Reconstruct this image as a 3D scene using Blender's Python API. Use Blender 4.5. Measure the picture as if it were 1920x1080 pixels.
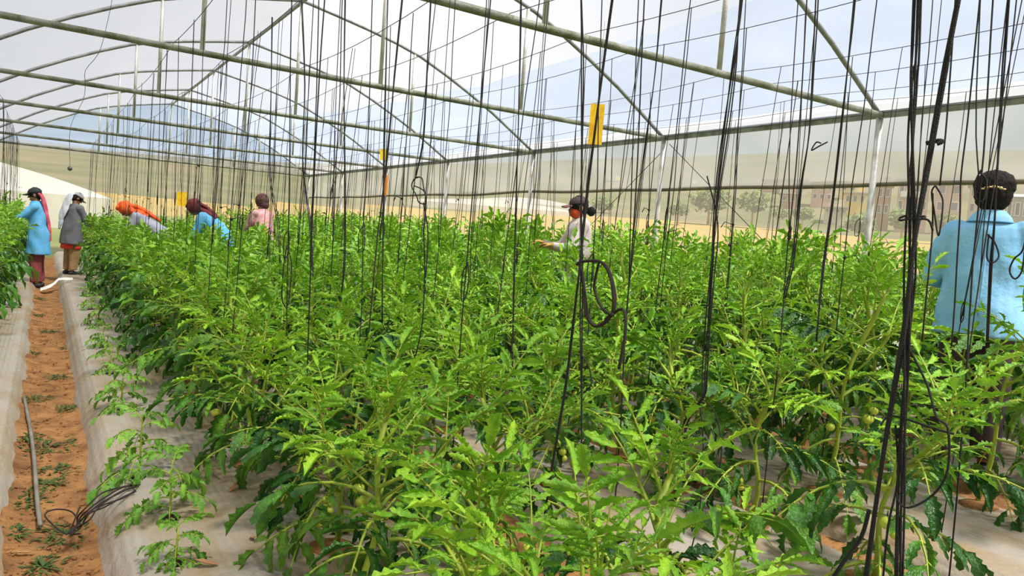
import bpy, bmesh, math, random
from mathutils import Vector, Matrix, noise, Quaternion

for _o in list(bpy.data.objects):
    bpy.data.objects.remove(_o)
SC = bpy.context.scene
COL = SC.collection
R = random.Random(7)
PI = math.pi

# ------------------------------------------------------------------ camera
CAM_H = 1.37
F_PX = 1405.0
RIGHT = Vector((.8467, -.5263, .0773)).normalized()
FWD = Vector((.5311, .8451, -.0630)).normalized()
DOWN = FWD.cross(RIGHT).normalized()
RIGHT = DOWN.cross(FWD).normalized()
CAM = Vector((0, 0, CAM_H))
cd = bpy.data.cameras.new('camera')
cd.sensor_width = 36.0
cd.lens = F_PX / 1920 * 36.0
cd.clip_start = .05
cd.clip_end = 6000
cam = bpy.data.objects.new('camera', cd)
COL.objects.link(cam)
m3 = Matrix((RIGHT, -DOWN, -FWD)).transposed()
cam.matrix_world = Matrix.Translation(CAM) @ m3.to_4x4()
SC.camera = cam

# ------------------------------------------------------------------ sky, sun, exposure
W = bpy.data.worlds.new('sky')
SC.world = W
W.use_nodes = True
nt = W.node_tree
nt.nodes.clear()
wo = nt.nodes.new('ShaderNodeOutputWorld')
bg = nt.nodes.new('ShaderNodeBackground')
tc = nt.nodes.new('ShaderNodeTexCoord')
nz = nt.nodes.new('ShaderNodeTexNoise')
nz.inputs['Scale'].default_value = 2.2
nz.inputs['Detail'].default_value = 5
cr = nt.nodes.new('ShaderNodeValToRGB')
cr.color_ramp.elements[0].position = .38
cr.color_ramp.elements[0].color = (.74, .80, .90, 1)
cr.color_ramp.elements[1].position = .58
cr.color_ramp.elements[1].color = (1, 1, 1, 1)
nt.links.new(tc.outputs['Generated'], nz.inputs['Vector'])
nt.links.new(nz.outputs['Fac'], cr.inputs['Fac'])
nt.links.new(cr.outputs['Color'], bg.inputs['Color'])
bg.inputs['Strength'].default_value = .62
nt.links.new(bg.outputs[0], wo.inputs[0])
sl = bpy.data.lights.new('sun', 'SUN')
sl.energy = 5.6
sl.angle = math.radians(9)
sl.color = (1, .97, .92)
sun = bpy.data.objects.new('sun', sl)
COL.objects.link(sun)
sun.rotation_euler = (math.radians(26), math.radians(14), 0)
SC.view_settings.view_transform = 'Standard'
SC.view_settings.look = 'None'
SC.view_settings.gamma = 1
SC.view_settings.use_curve_mapping = False
SC.view_settings.exposure = 0.8
SC.cycles.transparent_max_bounces = 12
SC.cycles.max_bounces = 4
SC.cycles.diffuse_bounces = 2
SC.cycles.use_adaptive_sampling = True
SC.cycles.adaptive_threshold = .02
SC.cycles.glossy_bounces = 2

# ------------------------------------------------------------------ helpers
def ray(px, py):
    return RIGHT * (px - 960) + DOWN * (py - 540) + FWD * F_PX

def at_x(px, py, X):
    d = ray(px, py); return CAM + d * (X / d.x)

def at_y(px, py, Y):
    d = ray(px, py); return CAM + d * (Y / d.y)

def at_z(px, py, Z):
    d = ray(px, py); return CAM + d * ((Z - CAM_H) / d.z)

def proj(p):
    v = Vector(p) - CAM
    z = v.dot(FWD)
    if z < .05: return None
    return 960 + F_PX * v.dot(RIGHT) / z, 540 + F_PX * v.dot(DOWN) / z, z

class MB:
    def __init__(s):
        s.v = []; s.f = []; s.m = []; s.smooth = True
    def add(s, vs, fs, mat=0):
        n = len(s.v)
        s.v += [tuple(x) for x in vs]
        s.f += [tuple(i + n for i in f) for f in fs]
        s.m += [mat] * len(fs)
    def box(s, c, d, mat=0, rz=0.0):
        c = Vector(c); hx, hy, hz = d[0] / 2, d[1] / 2, d[2] / 2
        q = Matrix.Rotation(rz, 3, 'Z')
        vs = [c + q @ Vector((x, y, z)) for z in (-hz, hz) for y in (-hy, hy) for x in (-hx, hx)]
        s.add(vs, [(0, 2, 3, 1), (4, 5, 7, 6), (0, 1, 5, 4), (2, 6, 7, 3), (0, 4, 6, 2), (1, 3, 7, 5)], mat)
    def tube(s, pts, rad, n=6, mat=0, cap=True, squash=1.0):
        pts = [Vector(p) for p in pts]
        if not isinstance(rad, (list, tuple)): rad = [rad] * len(pts)
        t0 = (pts[1] - pts[0]).normalized()
        a = t0.orthogonal().normalized()
        vs = []; fs = []
        for i, p in enumerate(pts):
            t = (pts[min(i + 1, len(pts) - 1)] - pts[max(i - 1, 0)])
            t = t.normalized() if t.length > 1e-9 else t0
            a = a - t * a.dot(t)
            a = a.normalized() if a.length > 1e-6 else t.orthogonal().normalized()
            b = t.cross(a)
            for k in range(n):
                g = 2 * PI * k / n
                vs.append(p + (a * math.cos(g) + b * math.sin(g) * squash) * rad[i])
        for i in range(len(pts) - 1):
            for k in range(n):
                k2 = (k + 1) % n
                fs.append((i * n + k, i * n + k2, (i + 1) * n + k2, (i + 1) * n + k))
        if cap:
            fs.append(tuple(reversed(range(n))))
            o = (len(pts) - 1) * n
            fs.append(tuple(o + k for k in range(n)))
        s.add(vs, fs, mat)
    def grid(s, rows, mat=0, closed=False):
        nr, nc = len(rows), len(rows[0])
        vs = [p for r in rows for p in r]
        fs = []
        for i in range(nr - 1):
            for j in range(nc if closed else nc - 1):
                j2 = (j + 1) % nc
                fs.append((i * nc + j, i * nc + j2, (i + 1) * nc + j2, (i + 1) * nc + j))
        s.add(vs, fs, mat)
    def ball(s, c, r, n=8, m=6, mat=0, rot=None):
        c = Vector(c)
        if not isinstance(r, (list, tuple)): r = (r, r, r)
        vs = []; fs = []
        for i in range(m + 1):
            th = PI * i / m
            for k in range(n):
                ph = 2 * PI * k / n
                p = Vector((r[0] * math.sin(th) * math.cos(ph), r[1] * math.sin(th) * math.sin(ph), r[2] * math.cos(th)))
                vs.append(c + (rot @ p if rot else p))
        for i in range(m):
            for k in range(n):
                k2 = (k + 1) % n
                if i == 0: fs.append((k, n + k, n + k2))
                elif i == m - 1: fs.append((i * n + k, (i + 1) * n + k, i * n + k2))
                else: fs.append((i * n + k, (i + 1) * n + k, (i + 1) * n + k2, i * n + k2))
        s.add(vs, fs, mat)
    def merge(s, o, mat=None, M=None):
        n = len(s.v)
        s.v += [tuple(M @ Vector(p)) for p in o.v] if M else list(o.v)
        s.f += [tuple(i + n for i in f) for f in o.f]
        s.m += [mat] * len(o.f) if mat is not None else list(o.m)
    def mesh(s, name, mats):
        me = bpy.data.meshes.new(name)
        me.from_pydata(s.v, [], s.f)
        if not isinstance(mats, (list, tuple)): mats = [mats]
        for m in mats: me.materials.append(m)
        if len(mats) > 1: me.polygons.foreach_set('material_index', s.m)
        if s.smooth: me.polygons.foreach_set('use_smooth', [True] * len(s.f))
        me.update()
        return me
    def build(s, name, mats, parent=None, flat=False):
        if flat: s.smooth = False
        return put(name, s.mesh(name, mats), parent)

def put(name, data, parent=None, M=None):
    o = bpy.data.objects.new(name, data)
    COL.objects.link(o)
    if parent is not None: o.parent = parent
    if M is not None: o.matrix_basis = M
    return o

def tag(o, label=None, cat=None, group=None, kind=None):
    if label: o['label'] = label
    if cat: o['category'] = cat
    if group: o['group'] = group
    if kind: o['kind'] = kind
    return o

def empty(name, loc=(0, 0, 0), rz=0.0):
    o = bpy.data.objects.new(name, None)
    COL.objects.link(o)
    o.empty_display_size = .1
    o.location = loc
    o.rotation_euler = (0, 0, rz)
    return o

def smooth(pts, n=5):
    """Catmull-Rom through the points"""
    P = [Vector(p) for p in pts]
    out = []
    for i in range(len(P) - 1):
        p0, p1, p2, p3 = P[max(i - 1, 0)], P[i], P[i + 1], P[min(i + 2, len(P) - 1)]
        for k in range(n):
            t = k / n
            out.append(.5 * ((2 * p1) + (p2 - p0) * t + (2 * p0 - 5 * p1 + 4 * p2 - p3) * t * t + (3 * p1 - p0 - 3 * p2 + p3) * t ** 3))
    out.append(P[-1])
    return out

ORD = ['first', 'second', 'third', 'fourth', 'fifth', 'sixth', 'seventh', 'eighth', 'ninth', 'tenth', 'eleventh', 'twelfth',
       'thirteenth', 'fourteenth', 'fifteenth', 'sixteenth', 'seventeenth', 'eighteenth', 'nineteenth', 'twentieth',
       'twenty-first', 'twenty-second', 'twenty-third', 'twenty-fourth']

# ------------------------------------------------------------------ materials
def mat(name, col, rough=.6, col2=None, scale=8.0, bump=0.0, bscale=40.0, metal=0.0, trans=0.0, spec=.5, rnd=0.0, lo=.35, hi=.65, stretch=None, island=0.0, detail=4):
    m = bpy.data.materials.new(name)
    m.use_nodes = True
    t = m.node_tree
    b = t.nodes['Principled BSDF']
    out = t.nodes['Material Output']
    b.inputs['Roughness'].default_value = rough
    b.inputs['Metallic'].default_value = metal
    b.inputs['Specular IOR Level'].default_value = spec
    tcn = t.nodes.new('ShaderNodeTexCoord')
    vec = tcn.outputs['Object']
    if stretch:
        mp = t.nodes.new('ShaderNodeMapping')
        mp.inputs['Scale'].default_value = stretch
        t.links.new(vec, mp.inputs['Vector'])
        vec = mp.outputs['Vector']
    csock = None
    if col2:
        n = t.nodes.new('ShaderNodeTexNoise')
        n.inputs['Scale'].default_value = scale
        n.inputs['Detail'].default_value = detail
        t.links.new(vec, n.inputs['Vector'])
        c = t.nodes.new('ShaderNodeValToRGB')
        c.color_ramp.elements[0].position = lo
        c.color_ramp.elements[0].color = (*col, 1)
        c.color_ramp.elements[1].position = hi
        c.color_ramp.elements[1].color = (*col2, 1)
        t.links.new(n.outputs['Fac'], c.inputs['Fac'])
        csock = c.outputs['Color']
    if rnd or island:
        h = t.nodes.new('ShaderNodeHueSaturation')
        if csock: t.links.new(csock, h.inputs['Color'])
        else: h.inputs['Color'].default_value = (*col, 1)
        if island:
            g = t.nodes.new('ShaderNodeNewGeometry'); src = g.outputs['Random Per Island']; amt = island
        else:
            g = t.nodes.new('ShaderNodeObjectInfo'); src = g.outputs['Random']; amt = rnd
        mr = t.nodes.new('ShaderNodeMapRange')
        mr.inputs['To Min'].default_value = 1 - amt
        mr.inputs['To Max'].default_value = 1 + amt
        t.links.new(src, mr.inputs['Value'])
        t.links.new(mr.outputs['Result'], h.inputs['Value'])
        mr2 = t.nodes.new('ShaderNodeMapRange')
        mr2.inputs['To Min'].default_value = .5 + .03 * amt
        mr2.inputs['To Max'].default_value = .5 - .06 * amt
        t.links.new(src, mr2.inputs['Value'])
        t.links.new(mr2.outputs['Result'], h.inputs['Hue'])
        csock = h.outputs['Color']
    if csock: t.links.new(csock, b.inputs['Base Color'])
    else: b.inputs['Base Color'].default_value = (*col, 1)
    if bump:
        n2 = t.nodes.new('ShaderNodeTexNoise')
        n2.inputs['Scale'].default_value = bscale
        n2.inputs['Detail'].default_value = 3
        t.links.new(vec, n2.inputs['Vector'])
        bp = t.nodes.new('ShaderNodeBump')
        bp.inputs['Strength'].default_value = bump
        bp.inputs['Distance'].default_value = .02
        t.links.new(n2.outputs['Fac'], bp.inputs['Height'])
        t.links.new(bp.outputs['Normal'], b.inputs['Normal'])
    if trans:
        tr = t.nodes.new('ShaderNodeBsdfTranslucent')
        if csock: t.links.new(csock, tr.inputs['Color'])
        else: tr.inputs['Color'].default_value = (*col, 1)
        mx = t.nodes.new('ShaderNodeMixShader')
        mx.inputs['Fac'].default_value = trans
        t.links.new(b.outputs[0], mx.inputs[1])
        t.links.new(tr.outputs[0], mx.inputs[2])
        t.links.new(mx.outputs[0], out.inputs['Surface'])
    return m

def film(name, col, opaque, scale=1.5, var=.12, tint=(1, 1, 1), bump=.0):
    """thin translucent sheet: partly clear, partly scattering"""
    m = bpy.data.materials.new(name)
    m.use_nodes = True
    t = m.node_tree
    t.nodes.clear()
    out = t.nodes.new('ShaderNodeOutputMaterial')
    tp = t.nodes.new('ShaderNodeBsdfTransparent'); tp.inputs['Color'].default_value = (*tint, 1)
    tr = t.nodes.new('ShaderNodeBsdfTranslucent'); tr.inputs['Color'].default_value = (*col, 1)
    df = t.nodes.new('ShaderNodeBsdfDiffuse'); df.inputs['Color'].default_value = (*col, 1)
    a = t.nodes.new('ShaderNodeMixShader'); a.inputs['Fac'].default_value = .14
    t.links.new(tr.outputs[0], a.inputs[1]); t.links.new(df.outputs[0], a.inputs[2])
    mx = t.nodes.new('ShaderNodeMixShader'); mx.inputs['Fac'].default_value = opaque
    t.links.new(tp.outputs[0], mx.inputs[1]); t.links.new(a.outputs[0], mx.inputs[2])
    t.links.new(mx.outputs[0], out.inputs['Surface'])
    return m

M = {}
M['steel'] = mat('galvanised_steel', (.33, .34, .35), .5, (.20, .21, .21), 9, .2, 60, metal=.35)
M['zinc'] = mat('pale_zinc_pipe', (.62, .62, .60), .5, (.40, .37, .31), 7, .2, 60, metal=.25, lo=.4, hi=.7)
M['mossy'] = mat('weathered_pipe', (.27, .28, .23), .6, (.11, .12, .065), 7, .3, 50, metal=.2)
M['rust'] = mat('rusty_steel', (.38, .35, .30), .6, (.30, .16, .07), 6, .2, 40, metal=.2)
M['wire'] = mat('thin_wire', (.12, .12, .12), .5, metal=.5)
M['twine'] = mat('black_twine', (.012, .011, .012), .75, bump=.5, bscale=300)
M['twine_brown'] = mat('faded_twine', (.028, .017, .014), .8, bump=.5, bscale=300)
M['film_clear'] = film('roof_film_clear', (.28, .287, .30), .45, 1.2, .10)
M['film_gable'] = film('gable_film', (.34, .38, .43), .45)
M['film_grazing'] = film('roof_film_grazing', (.25, .25, .255), .64, .9, .10, bump=.5)  # left slope: whitening of the grazing view put into the film itself
M['curtain'] = film('curtain_film', (.48, .465, .45), .78, 1.6, .12, bump=.4)
M['net'] = film('insect_net', (.42, .37, .325), .46, 2.0, .05)
M['hem'] = mat('hem_band', (.22, .18, .11), .7, (.12, .10, .07), 5)
M['soil'] = mat('red_brown_soil', (.42, .21, .08), .95, (.17, .08, .035), 7, 1.0, 34, spec=.1, detail=9, lo=.3, hi=.7)
M['soil_dark'] = mat('dark_planting_soil', (.05, .032, .02), .95, (.02, .014, .01), 14, .6, 40, spec=.1)
M['mulch'] = mat('dusty_silver_mulch', (.39, .34, .285), .40, (.35, .25, .145), 3.0, .35, 26, spec=.45, lo=.40, hi=.64, stretch=(1.5, .7, 1), detail=8)
def add_ridges(m, scale, dist):
    t = m.node_tree
    w = t.nodes.new('ShaderNodeTexWave'); w.bands_direction = 'X'
    w.inputs['Scale'].default_value = scale; w.inputs['Distortion'].default_value = 1.2; w.inputs['Detail'].default_value = 2; w.inputs['Detail Scale'].default_value = .4
    tcn = next(n for n in t.nodes if n.type == 'TEX_COORD')
    mp = t.nodes.new('ShaderNodeMapping'); mp.inputs['Scale'].default_value = (1, .12, 1)
    t.links.new(tcn.outputs['Object'], mp.inputs['Vector']); t.links.new(mp.outputs['Vector'], w.inputs['Vector'])
    b0 = next(n for n in t.nodes if n.type == 'BUMP')
    b1 = t.nodes.new('ShaderNodeBump'); b1.inputs['Strength'].default_value = .14; b1.inputs['Distance'].default_value = dist
    t.links.new(w.outputs['Fac'], b1.inputs['Height']); t.links.new(b0.outputs['Normal'], b1.inputs['Normal'])
    t.links.new(b1.outputs['Normal'], t.nodes['Principled BSDF'].inputs['Normal'])
add_ridges(M['mulch'], 9.0, .012)
M['leaf'] = mat('tomato_leaf', (.022, .115, .008), .33, (.072, .255, .015), 5, .5, 30, trans=.20, rnd=.6, spec=.45)
M['leaf_young'] = mat('young_tomato_leaf', (.15, .41, .016), .33, (.30, .57, .03), 6, .5, 30, trans=.25, rnd=.28, spec=.45)
M['leaf_far'] = mat('tomato_leaf_mass', (.022, .115, .008), .33, (.072, .255, .015), 5, .5, 30, trans=.20, island=.6, spec=.45)
M['leaf_young_far'] = mat('dimmed_young_leaf_mass', (.12, .36, .015), .33, (.25, .50, .028), 6, .5, 30, trans=.25, island=.28, spec=.45)  # young leaf colour darkened to offset the stronger light farther back
M['stem'] = mat('pale_green_stem', (.42, .52, .05), .45, (.30, .43, .04), 9, .1, 60, trans=.15)
M['fruit'] = mat('green_tomato', (.58, .66, .07), .25, (.48, .58, .05), 4, rnd=.15)
M['flower'] = mat('yellow_blossom', (.8, .62, .03), .5)
M['seedling'] = mat('seedling_leaf', (.13, .37, .03), .42, (.24, .48, .05), 6, .3, 30, trans=.3, rnd=.25)
M['weed'] = mat('weed_leaf', (.035, .085, .012), .6, (.08, .15, .02), 6, trans=.2, island=.3)
M['dry'] = mat('dry_leaf', (.32, .15, .06), .8, (.45, .28, .13), 9)
M['pipe'] = mat('grey_drip_pipe', (.26, .25, .22), .5, (.17, .15, .12), 6)
M['white'] = mat('white_cloth', (.78, .78, .76), .7, (.62, .61, .57), 5, .3, 20)
M['trap'] = mat('yellow_sticky_card', (.98, .62, .012), .4, (.85, .40, .008), 24, lo=.45, hi=.68)
M['trap_yellow'] = mat('bright_yellow_card', (.92, .66, .01), .4, (.85, .55, .01), 14)
M['trap_orange'] = mat('orange_card', (.80, .28, .02), .4, (.68, .2, .02), 14)

# ------------------------------------------------------------------ greenhouse dimensions
XR, XL, XRIDGE = 7.0, -1.10, 2.95
EAVE = CAM_H + 1.5155
TY = [-4.9, -1.75, 1.40, 4.53, 7.61, 10.79, 13.98, 17.25, 20.45, 23.58]
Y0, Y1 = TY[0], TY[-1]
HALF = [(0, 3.115), (.5, 3.025), (1.0, 2.925), (1.45, 2.82), (1.85, 2.70), (2.3, 2.505), (2.75, 2.285), (3.2, 2.045), (3.6, 1.80), (3.85, 1.645), (4.05, 1.5155)]
def profile(dz=0.0):
    pts = [(XRIDGE - x, CAM_H + z + dz) for x, z in reversed(HALF)]
    return pts + [(XRIDGE + x, CAM_H + z + dz) for x, z in HALF[1:]]
def roof_z(x):
    d = abs(x - XRIDGE)
    for (a, za), (b, zb) in zip(HALF, HALF[1:]):
        if a <= d <= b: return CAM_H + za + (zb - za) * (d - a) / (b - a)
    return EAVE
def gz(x):
    if x > .3: return .135 + .035 * (x - .4)
    if x < -.12: return .12
    return 0.0
def bedz(x): return gz(x)

# ------------------------------------------------------------------ terrain outside, mountains
def terr(r, az):
    k = [(0, -.05), (14, 0.0), (24, .55), (40, 1.25), (70, 2.7), (110, 5.8), (150, 9.5), (220, 20), (320, 36), (500, 60), (900, 110)]
    for (a, za), (b, zb) in zip(k, k[1:]):
        if r <= b:
            t = (r - a) / (b - a)
            z = za + (zb - za) * t
            break
    else: z = 110
    if r > 120:
        k2 = .5 - .5 * math.cos(max(0.0, min(1.0, (az % (2 * PI) if az % (2 * PI) < PI else 0.0) / 1.1)) * PI)
        f = .56 + .62 * k2
        z *= 1 + (f - 1) * min(1, (r - 120) / 200)
    if r > 24: z += .012 * (r - 24) * noise.noise(Vector((math.sin(az) * 2.2, math.cos(az) * 2.2, r * .01)))
    return z
RADII = [14, 18, 24, 32, 40, 48, 58, 70, 84, 98, 110, 125, 150, 180, 220, 270, 320, 400, 500, 700, 900]
NA = 120
CX, CY = 2.95, 9.0
def tpos(r, az):
    return Vector((CX + r * math.sin(az), CY + r * math.cos(az), terr(r, az)))
M['meadow'] = mat('meadow_grass', (.12, .17, .04), .9, (.21, .22, .07), .15, spec=.1)
M['wheat'] = mat('ripe_wheat', (.42, .28, .09), .9, (.31, .245, .085), .12, spec=.1)
M['scrub'] = mat('terraced_scrub', (.11, .125, .055), .9, (.20, .17, .10), .06, spec=.1)
M['slope'] = mat('dry_hillside', (.21, .18, .13), .9, (.13, .125, .085), .02, spec=.1)
mb = MB()
rows = [[tpos(r, 2 * PI * k / NA) for k in range(NA)] for r in RADII]
mb.add([(CX, CY, -.05)], [])
mb.v += [tuple(p) for r in rows for p in r]
for k in range(NA):
    mb.f.append((0, 1 + (k + 1) % NA, 1 + k)); mb.m.append(0)
for i in range(len(RADII) - 1):
    for k in range(NA):
        k2 = (k + 1) % NA
        mb.f.append((1 + i * NA + k, 1 + i * NA + k2, 1 + (i + 1) * NA + k2, 1 + (i + 1) * NA + k))
        r = RADII[i]
        az_k = 2 * PI * k / NA
        az_k = az_k if az_k < PI else 0.0
        q = noise.noise(Vector((k * .31, r * .02, 3.1)))
        if r < 38: mm = 0
        elif r < 60 + 50 * max(0, min(1, (az_k - .1) / .5)): mm = 1 if (q > -.45 or az_k > .6) else 0
        elif r < 110: mm = 2
        elif r < 220: mm = 2
        else: mm = 3
        mb.m.append(mm)
t = mb.build('terrain_outside', [M['meadow'], M['wheat'], M['scrub'], M['slope']])
tag(t, 'meadow and ripe wheat fields rising to a dry hillside outside the net', 'terrain', kind='structure')

# mountains: elevation of the ridge line by compass direction
RPX = [(0, 262), (60, 248), (140, 214), (230, 200), (330, 192), (450, 205), (600, 215), (760, 190), (900, 160), (1000, 128), (1140, 92), (1250, 52), (1400, 5), (1520, -18), (1700, -45), (1920, -40)]
RID = []
for px, py in RPX:
    d = ray(px, py)
    RID.append((math.atan2(d.x, d.y), d.z / math.hypot(d.x, d.y)))
def ridge_el(az):
    if az <= RID[0][0]: return max(.06, RID[0][1] - .12 * (RID[0][0] - az))
    if az >= RID[-1][0]: return max(.14, RID[-1][1] - .10 * (az - RID[-1][0]))
    for (a, ea), (b, eb) in zip(RID, RID[1:]):
        if a <= az <= b: return ea + (eb - ea) * (az - a) / (b - a)
M['mountain'] = mat('haze_blue_mountain', (.18, .225, .30), .95, (.24, .29, .37), .0016, spec=.05)  # blue of distance haze put into the base colour
mb = MB()
rows = []
NM = 200
for i in range(9):
    f = i / 8
    row = []
    for k in range(NM):
        az = -PI + 2 * PI * k / NM
        e = ridge_el(az)
        r = 850 + 1500 * f
        el = .07 + (e - .07) * f ** .8
        j = noise.noise(Vector((math.sin(az) * 6, math.cos(az) * 6, f * 3)))
        z = CAM_H + r * el * (1 + .10 * j * (1 - f) * f * 4) + 14 * noise.noise(Vector((math.sin(az) * 28, math.cos(az) * 28, 0)))
        row.append((r * math.sin(az), r * math.cos(az), z))
    rows.append(row)
mb.grid(rows, closed=True)
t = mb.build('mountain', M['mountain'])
tag(t, 'haze tinted blue grey mountain range behind the town', 'mountain', kind='structure')

# ------------------------------------------------------------------ floor and mulch sheets
ROWS = [.94, 1.42, 2.12, 2.66, 3.32, 3.86, 4.86, 5.38, 5.98, 6.38]
LEFT_ROW = -.60
def fz(x, y):
    base = 0.0 if x < .3 else (.0 + .035 * (x - .4) + .03)
    if -.12 < x < .30:
        e = min(x + .12, .30 - x)
        base += .02 * noise.noise(Vector((x * 7, y * 3, 0))) + .010 * noise.noise(Vector((x * 22, y * 20, 5))) + .05 * math.exp(-e * 18)
    else:
        base += .015 * noise.noise(Vector((x * 3, y * 3, 1)))
    return base
xs = [XL - .1, -.9, -.6, -.3] + [-.14 + .022 * i for i in range(22)] + [.5 + .25 * i for i in range(27)]
ys = [Y0 - .2 + .4 * i for i in range(14)] + [.9 + .05 * i for i in range(120)] + [7.0 + .25 * i for i in range(68)]
mb = MB()
mb.grid([[(x, y, fz(x, y)) for x in xs] for y in ys])
fl = mb.build('floor', M['soil'])
tag(fl, 'red brown bare soil of the dirt path and furrows', 'soil floor', kind='structure')

def mulch(x0, x1, ztop, slope, label, ystart=-1.0, seed=0, side=.13):
    cols = [(x0, 0, 1), (x0 + side * .35, .55, .6), (x0 + side * .7, .9, .3), (x0 + side, 1, 0)]
    n = max(5, int((x1 - x0 - 2 * side) / .06))
    cols += [(x0 + side + (x1 - x0 - 2 * side) * i / n, 1, 0) for i in range(1, n)]
    cols += [(x1 - side, 1, 0), (x1 - side * .6, .8, .3), (x1, 0, 1)]
    yy = [ystart + .10 * i for i in range(int((8 - ystart) / .10))]
    y = yy[-1]
    while y < Y1 - .35:
        y += .3; yy.append(y)
    mb = MB()
    rows = []
    for y in yy:
        row = []
        for x, h, e in cols:
            top = ztop + slope * (x - x0)
            base = .02 if x0 < 0 else max(0, .035 * (x - .4))
            z = base - .02 + (top - base + .02) * h
            z += .008 * noise.noise(Vector((x * 9, y * 1.3, seed))) + .004 * noise.noise(Vector((x * 40, y * 4, seed + 2)))
            xx = x + e * .035 * noise.noise(Vector((y * .9, seed, 4))) + e * .012 * noise.noise(Vector((y * 5, seed, 9)))
            row.append((xx, y, z))
        rows.append(row)
    mb.grid(rows)
    o = mb.build('mulch_sheet', M['mulch'])
    tag(o, label, 'mulch sheet', 'plastic mulch sheets over the beds')
    return o
mulch(.21, 1.66, .133, .035, 'wide silver plastic mulch sheet beside the dirt path, under the seedlings', seed=1)
mulch(1.88, 2.90, .188, .035, 'silver mulch sheet under the third and fourth tomato rows', seed=2)
mulch(3.08, 4.12, .23, .035, 'silver mulch sheet under the fifth and sixth tomato rows', seed=3)
mulch(4.60, 5.62, .285, .035, 'silver mulch sheet under the seventh and eighth tomato rows', seed=4)
mulch(5.82, 6.85, .325, .035, 'silver mulch sheet under the outermost rows along the net wall', seed=5)
mulch(-1.06, -.075, .11, 0, 'pale mulch sheet on the opposite side of the dirt path', seed=6, side=.10)

# ------------------------------------------------------------------ frame
def arc_tube(mb, pts, r, n=8): mb.tube(pts, r, n)
nt_names = {4.53: 'nearest roof truss whose tie pipe ends at the tall wall post', 7.61: 'second roof truss of mossy pipe with three hanging posts',
            10.79: 'third roof truss from the front', 13.98: 'fourth roof truss from the front', 17.25: 'fifth roof truss from the front',
            20.45: 'sixth roof truss, last before the end wall', 23.58: 'farthest roof truss standing on the end wall',
            1.40: 'roof truss over the near plants, out of view overhead', -1.75: 'roof truss behind the camera', -4.9: 'roof truss of the entrance end wall'}
for ty in TY:
    e = empty('roof_truss', (XRIDGE, ty, EAVE))
    tag(e, nt_names[ty], 'truss', 'roof trusses', 'structure')
    O = Vector((XRIDGE, ty, EAVE))
    pr = profile()
    n2 = len(pr) // 2
    for half in (pr[:n2 + 1], pr[n2:]):
        mb = MB(); mb.tube([Vector((x, ty, z)) - O for x, z in half], .024, 8); mb.build('rafter', M['steel'], e)
    mb = MB(); mb.tube([Vector((XL, ty, EAVE)) - O + Vector((0, -.03, .0)), Vector((XRIDGE, ty, EAVE)) - O + Vector((0, -.03, -.015)), Vector((XR, ty, EAVE)) - O + Vector((0, -.03, 0))], .030, 10)
    mb.build('tie_beam', M['mossy'], e)
    for dx in (-1.76, 0, 1.76):
        mb = MB(); mb.tube([(dx, 0, .0), (dx, 0, roof_z(XRIDGE + dx) - EAVE - .02)], .022, 8)
        mb.build('hanging_post', M['zinc'], e)
    for x in (XL, XR):
        mb = MB(); mb.tube([(x - XRIDGE, 0, -EAVE - .05), (x - XRIDGE, 0, .03)], .033, 10)
        mb.build('wall_post', M['zinc'], e)
mb = MB(); mb.tube([(XRIDGE, Y0, CAM_H + 3.09), (XRIDGE, Y1, CAM_H + 3.09)], .026, 8)
tag(mb.build('ridge_purlin', M['steel']), 'long ridge pipe joining the peaks of all trusses', 'pipe', kind='structure')
for x, nm in ((XR, 'eave rail of folded steel along the net wall'), (XL, 'eave rail along the wall beside the path')):
    e = empty('eave_rail', (x, Y0, EAVE)); tag(e, nm, 'rail', 'eave rails', 'structure')
    mb = MB(); mb.box((0, (Y1 - Y0) / 2, .0), (.05, Y1 - Y0, .045)); mb.build('rail_channel', M['mossy'], e, flat=True)
    mb = MB(); mb.box((0, (Y1 - Y0) / 2, .034), (.065, Y1 - Y0, .018)); mb.build('clamp_strip', M['steel'], e, flat=True)
    sg = 1 if x == XR else -1
    mb = MB(); mb.grid([[(sg * a, yy - Y0, b + .012 * noise.noise(Vector((yy, a * 9, 0)))) for a, b in ((.04, .060), (-.03, .100), (-.09, .145))] for yy in [Y0 + (Y1 - Y0) * k / 60 for k in range(61)]]); mb.build('film_flap', M['curtain'], e)
for y, nm in ((Y1, 'back'), (Y0, 'front')):
    pass

# ------------------------------------------------------------------ film roof
ce = empty('ceiling', (0, 0, EAVE)); tag(ce, 'translucent white plastic film roof stretched over the trusses', 'film roof', kind='structure')
fine = []
pr = profile(.035)
for (xa, za), (xb, zb) in zip(pr, pr[1:]):
    for s in range(2): fine.append((xa + (xb - xa) * s / 2, za + (zb - za) * s / 2))
fine.append(pr[-1])
nl = len(fine) // 2
for ya, yb in zip(TY, TY[1:]):
    for half, mt in ((fine[:nl + 1], 'film_grazing'), (fine[nl:], 'film_clear')):
        mb = MB(); rows = []
        for s in range(9):
            y = ya + (yb - ya) * s / 8
            sag = math.sin(PI * s / 8)
            rows.append([(x, y, z - EAVE - .03 * sag + .05 * sag * noise.noise(Vector((x * 1.2, y * 2.4, 0)))) for x, z in half])
        mb.grid(rows); mb.build('film_panel', M[mt], ce)

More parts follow.
